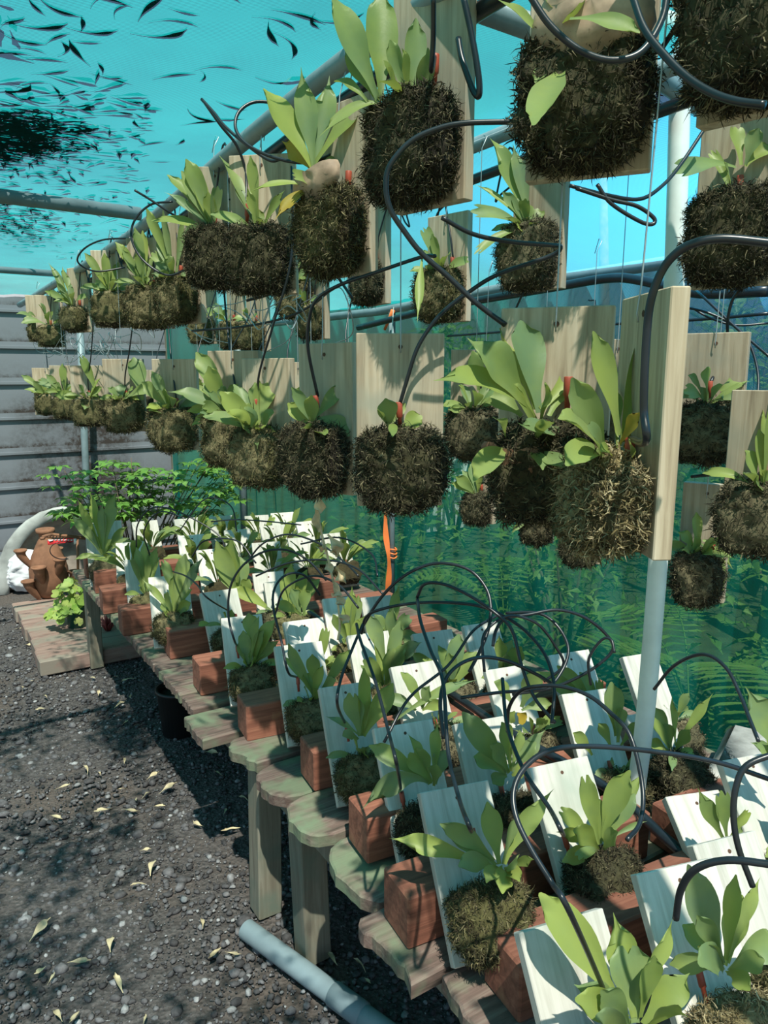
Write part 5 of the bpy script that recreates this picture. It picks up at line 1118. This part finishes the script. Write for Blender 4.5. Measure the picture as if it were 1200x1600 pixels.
# ------------------------------------------------------------------ gravel
def rocks(name, n, region, smin, smax, mat, seed, power=2.2, label=None):
    r = np.random.RandomState(seed)
    t = (1 + 5 ** .5) / 2
    ico = np.array([(-1, t, 0), (1, t, 0), (-1, -t, 0), (1, -t, 0), (0, -1, t), (0, 1, t), (0, -1, -t), (0, 1, -t), (t, 0, -1), (t, 0, 1), (-t, 0, -1), (-t, 0, 1)]) / math.sqrt(1 + t * t)
    fc = np.array([(0, 11, 5), (0, 5, 1), (0, 1, 7), (0, 7, 10), (0, 10, 11), (1, 5, 9), (5, 11, 4), (11, 10, 2), (10, 7, 6), (7, 1, 8), (3, 9, 4), (3, 4, 2), (3, 2, 6), (3, 6, 8), (3, 8, 9), (4, 9, 5), (2, 4, 11), (6, 2, 10), (8, 6, 7), (9, 8, 1)])
    x0, x1, y0, y1 = region
    cx = r.uniform(x0, x1, n); cy = y0 + (y1 - y0) * r.uniform(0, 1, n) ** 1.3
    s = smin + (smax - smin) * r.uniform(0, 1, n) ** (power * 2)
    V = ico[None] * (1 + r.uniform(-.28, .28, (n, 12, 1)))
    V = V * np.stack([r.uniform(.7, 1.4, n), r.uniform(.7, 1.2, n), r.uniform(.45, .9, n)], 1)[:, None, :]
    a = r.uniform(0, 6.28, n); ca, sa = np.cos(a)[:, None], np.sin(a)[:, None]
    X = V[:, :, 0] * ca - V[:, :, 1] * sa; Y = V[:, :, 0] * sa + V[:, :, 1] * ca
    W = np.stack([X, Y, V[:, :, 2]], 2) * s[:, None, None]
    W[:, :, 0] += cx[:, None]; W[:, :, 1] += cy[:, None]; W[:, :, 2] += (s * .2 - .003)[:, None]
    fa = (fc[None] + (np.arange(n) * 12)[:, None, None]).reshape(-1, 3)
    me = bpy.data.meshes.new(name); me.vertices.add(n * 12); me.vertices.foreach_set('co', W.reshape(-1))
    me.loops.add(len(fa) * 3); me.loops.foreach_set('vertex_index', fa.reshape(-1).astype(np.int32))
    me.polygons.add(len(fa)); me.polygons.foreach_set('loop_start', (np.arange(len(fa)) * 3).astype(np.int32))
    me.update(calc_edges=True); me.validate(); me.materials.append(mat)
    o = link(bpy.data.objects.new(name, me)); return o
o = rocks('gravel', 42000, (-.75, 1.25, .95, 5.6), .0022, .0125, M['stone'], 4); tag(o, 'loose dark grey gravel covering the path and running under the bench', 'gravel', kind='stuff')
o = rocks('gravel_chunks', 500, (-.5, .8, 1.1, 4.8), .010, .021, M['stone'], 9, 1.0); tag(o, 'larger dark stones scattered through the path gravel', 'gravel', kind='stuff')
# dry leaves on the ground
leafs = []
for v in range(4):
    b = MB(); rr = random.Random(60 + v)
    v_, f_ = frond_geo((-.028, 0, .004), (.028, 0, .004 + .004 * v), (0, .008 * (v - 1.5), .012), .013 + .003 * v, (0, 0, 1), 3, v * .3, nl=8, nw=3, narrow=.1, fold=.3, wav=.15); b.add(v_, f_); leafs.append(b.mesh('dry_leaf', M['dry']))
spots = [(133, 1205), (155, 1210), (65, 1455), (62, 1520), (80, 1530), (125, 1505), (185, 1540), (230, 1245), (215, 1250), (250, 1262), (155, 1085), (65, 1110), (195, 1130), (145, 1060), (228, 1330), (242, 1360), (215, 1385), (70, 1090), (195, 1190), (160, 1270), (205, 1268), (190, 1235), (265, 1235), (188, 1105), (100, 1230), (315, 1445), (334, 1495), (175, 1480), (225, 1595), (90, 1590), (115, 1595), (35, 1075), (50, 1065), (130, 1035), (45, 1010), (30, 985), (365, 1490), (88, 1280), (240, 1215), (155, 1040)]
spots += [(560, 1510), (600, 1495), (545, 1400), (500, 1470), (350, 1270), (340, 1210), (330, 1180), (310, 1290), (380, 1250), (575, 1535), (520, 1500), (180, 1060), (200, 1065), (205, 1090), (360, 1300)]
for i, (x_, y_) in enumerate(spots):
    o = bpy.data.objects.new('dry_leaf', leafs[i % 4]); link(o); p = at(x_, y_, Z=.012); rr = random.Random(i); o.location = p; s_ = rr.uniform(.6, 1.5); o.scale = (s_, s_ * .8, s_); o.rotation_euler = (rr.uniform(-.2, .2), rr.uniform(-.2, .2), rr.uniform(0, 6.28))
    tag(o, 'dry yellowish fallen leaf lying on the dark gravel', 'leaf', 'fallen leaves on the gravel')
# leaves lying on the roof netting
rl = []
for v in range(4):
    b = MB(); v_, f_ = frond_geo((-.045, 0, 0), (.045, 0, .0), (0, .026 * (v - 1.4), .003), .008 + .002 * v, (0, 0, 1), 3, v * .3, nl=9, nw=3, narrow=.08, fold=.1, wav=.05); b.add(v_, f_); rl.append(b.mesh('roof_leaf', M['litter']))
def onroof(px_, rng, i, s_=1.0, name='roof_leaf', m_=None, ang=None):
    p = at(px_[0], px_[1], Z=2.16); p.z = roof_z(p.x, p.y) + .006
    ang = ang if ang is not None else rng.uniform(0, 6.28); ca, sa = math.cos(ang) * s_, math.sin(ang) * s_; src = rl[i % 4]; b = MB(); vv = []
    for v in src.vertices:   # a limp leaf follows the sag of the cloth it lies on
        x, y = v.co.x * ca - v.co.y * sa, v.co.x * sa + v.co.y * ca; vv.append((x, y, roof_z(p.x + x, p.y + y) + .002 - p.z + max(0, v.co.z) * .15))
    b.add(vv, [tuple(q.vertices) for q in src.polygons]); o = b.build(name, M['litter']); o.location = p; return o
RG = 'leaves lying on the roof netting'; rr = random.Random(77)
sp2 = [(185, 15), (160, 12), (125, 45), (145, 50), (195, 30), (240, 25), (290, 30), (250, 55), (275, 50), (92, 65), (135, 70), (90, 78), (45, 82), (70, 95), (80, 110), (15, 130), (15, 92), (125, 85), (20, 38), (60, 40), (430, 52), (470, 42), (430, 65), (500, 48), (440, 82), (318, 190), (355, 183), (322, 178), (228, 195), (215, 178), (365, 165), (448, 127), (310, 122), (275, 122), (155, 108), (170, 118), (65, 172), (150, 218), (120, 205), (130, 240), (190, 275), (205, 272), (130, 265), (95, 200), (80, 290), (170, 290), (250, 262), (580, 190), (560, 185), (385, 2), (365, 3), (530, 40), (55, 130), (85, 135), (10, 160), (40, 62), (25, 45), (620, 120), (60, 20), (100, 20), (345, 115), (240, 230), (280, 225)]
for i, p_ in enumerate(sp2):
    o = onroof(p_, rr, i, rr.uniform(.6, 1.35), ang=R(-35) + rr.gauss(0, .9)); tag(o, 'long dead gum leaf lying on top of the cyan roof netting', 'leaf', RG)
b = MB(); rr = random.Random(5)
for i in range(1500):
    if i < 850: x_, y_ = rr.gauss(30, 48), rr.gauss(225, 28)
    elif i < 1250: x_, y_ = rr.gauss(15, 50), rr.gauss(348, 20)
    else: x_, y_ = rr.uniform(0, 240), rr.uniform(120, 420)
    p = at(x_, y_, Z=2.16)
    if p.y > 5.6 or p.y < 0: continue
    p.z = roof_z(p.x, p.y) + .002 + rr.uniform(0, .003); a = rr.gauss(-.5, .9); L = rr.uniform(.015, .06); d_ = Vector((math.cos(a), math.sin(a), 0)); zo = p.z - roof_z(p.x, p.y)
    p1, p2 = p - d_ * L, p + d_ * L; p1.z = roof_z(p1.x, p1.y) + zo; p2.z = roof_z(p2.x, p2.y) + zo
    v_, f_ = frond_geo(p1, p2, p + Vector((0, 0, .001)), rr.uniform(.006, .018), (0, 0, 1), 3, rr.random(), nl=4, nw=1, narrow=.1); b.add(v_, f_)
for i in range(2600):  # unseen drifts added out of view to throw dappled shade on the path
    cxy = [(-.35, .8), (-.05, 1.35), (-.6, 1.6), (.15, .25), (-.2, 2.3), (-.75, .4), (-.15, -.2), (-.9, 2.4)][i % 8]
    p = Vector((rr.gauss(cxy[0], .17), rr.gauss(cxy[1], .16), 0))
    if p.x > .22 and p.y > .6 or p.y < -1.4: continue
    p.z = roof_z(p.x, p.y) + .002 + rr.uniform(0, .02); a = rr.uniform(0, 6.28); L = rr.uniform(.02, .05); d_ = Vector((math.cos(a), math.sin(a), rr.uniform(-.05, .05)))
    v_, f_ = frond_geo(p - d_ * L, p + d_ * L, p + Vector((0, 0, .004)), rr.uniform(.010, .022), (0, 0, 1), 3, rr.random(), nl=4, nw=1, narrow=.1); b.add(v_, f_)
tag(b.build('roof_litter', M['litter']), 'dense dead leaf and twig drift on roof netting at left, plus unseen drifts for shade', 'leaf litter', kind='stuff')

# ------------------------------------------------------------------ garden beyond the netting
def leafy(name, c, rad, hgt, n, lsz, label, cat, group=None, mat='garden', seed=0):
    root = empty(name, c); rr = random.Random(seed); b = MB(); st = MB()
    for i in range(n):
        a = rr.uniform(0, 6.28); q = rad * math.sqrt(rr.random()); z_ = hgt * (.12 + .88 * rr.random()); q *= math.sin(PI * min(.97, z_ / hgt * .8 + .18)) ** .6
        p = Vector((math.cos(a) * q, math.sin(a) * q, z_)); d_ = Vector((rr.gauss(0, 1), rr.gauss(0, 1), rr.gauss(-.1, .6))).normalized(); L = lsz * rr.uniform(.6, 1.3)
        v_, f_ = frond_geo(p, p + d_ * L, p + d_ * L * .5 + Vector((0, 0, L * .15)), L * .34, (rr.gauss(0, .6), rr.gauss(0, .6), 1), 3, rr.random(), nl=3, nw=2, narrow=.1); b.add(v_, f_)
    for i in range(5):
        a = rr.uniform(0, 6.28); st.tube([(0, 0, 0), (math.cos(a) * rad * .3, math.sin(a) * rad * .3, hgt * .5), (math.cos(a) * rad * .6, math.sin(a) * rad * .6, hgt * .9)], [.02, .012, .004], 6)
    b.build('foliage', M[mat], root); st.build('stems', M['bark'], root); return tag(root, label, cat, group)
def fern(c, n, L, seed, label):
    root = empty('garden_fern', c); rr = random.Random(seed)
    for i in range(n):
        b = MB(); a = rr.uniform(0, 6.28); d_ = Vector((math.cos(a), math.sin(a), 0)); pts = spline([Vector((0, 0, 0)), d_ * L * .3 + Vector((0, 0, L * .5)), d_ * L * .75 + Vector((0, 0, L * .62)), d_ * L * 1.1 + Vector((0, 0, L * .35))], 8)
        b.tube(pts, .004, 4); sd = Vector((-d_.y, d_.x, 0))
        for k, p in enumerate(pts[5:]):
            w_ = L * .30 * math.sin(PI * (k + 2) / (len(pts) + 1)) 
            for s_ in (-1, 1): 
                v_, f_ = frond_geo(p, p + sd * s_ * w_ + d_ * w_ * .25, p + sd * s_ * w_ * .5, .035, (0, 0, 1), 3, 0, nl=3, nw=2, narrow=.5); b.add(v_, f_)
        b.build('frond', M['garden'], root)
    return tag(root, label, 'fern')
rr = random.Random(2)
glabs = 'leafy garden shrub seen dimly through the green side netting'
for i, (x, y, rd, h, n, ls) in enumerate([(3.1, .3, .55, 1.3, 420, .12), (3.3, 1.6, .5, 1.0, 350, .12), (2.9, 2.7, .45, .8, 300, .10), (3.6, 3.6, .7, 1.5, 450, .12), (3.2, 4.8, .6, 1.3, 400, .12), (4.6, 1.2, .8, 1.8, 450, .16), (5.2, 3.0, 1.0, 2.0, 500, .18), (4.4, 5.6, .9, 2.0, 450, .16), (5.5, -.4, .9, 1.6, 420, .16), (6.6, 1.8, 1.2, 2.2, 450, .22), (5.6, 7.4, 1.2, 2.2, 450, .22), (7.5, 4.6, 1.4, 2.4, 450, .24), (3.0, -.7, .5, 1.1, 300, .12)]):
    leafy('garden_shrub', (x, y, -.03), rd, h, n, ls, glabs, 'shrub', 'shrubs beyond the side netting', seed=i)
fern((3.02, 2.0, .0), 7, .62, 1, 'feathery fern just behind the netting under the tube tangle')
fern((3.1, 1.2, .1), 7, .70, 2, 'feathery fern behind the netting left of the white post')
fern((3.15, .5, .2), 7, .75, 3, 'feathery fern behind the netting right of the white post')
fern((3.0, 3.3, .0), 6, .60, 4, 'feathery fern behind the netting near the tape post')
for i, (x, y, h) in enumerate([(4.2, 2.3, 2.6), (3.9, 1.0, 2.2), (5.0, 4.4, 3.2), (6.2, .8, 3.0)]):
    tag(MB().tube([(x, y, -.03), (x + .05, y, h * .5), (x - .02, y + .06, h)], [.07, .055, .03], 10).build('tree_trunk', M['bark']), 'slim grey-brown trunk standing in the garden behind the netting', 'tree trunk', 'trunks beyond the netting')
pf = empty('picket_fence', at(690, 870, Y=7.0)); pf.location.z = 0; b = MB()
q0, q1 = at(665, 860, Y=6.0), at(725, 860, Y=6.0); pf.location = (q0.x, 6.0, 0)
for k in range(9):
    MB().box(((q1.x - q0.x) * k / 8, 0, .48), (.05, .015, .96), None, .003).build('picket', M['picket'], pf)
MB().box(((q1.x - q0.x) / 2, .02, .75), (q1.x - q0.x + .1, .02, .06)).build('rail', M['picket'], pf)
tag(pf, 'white picket fence glimpsed through the netting right of the tape post', 'fence')
tag(MB().box((0, 0, 0), (.30, .18, .10), Matrix.Rotation(.4, 3, 'Z'), .02).build('concrete_block', M['conc']), 'broken piece of pale concrete against the foot of netting at right', 'stone').location = (1.78, .98, BZ + .06)

# tag copies safety
for o in C.objects:
    if o.parent is None and o.type in {'MESH', 'EMPTY'} and 'label' not in o and 'kind' not in o: print('UNTAGGED', o.name)
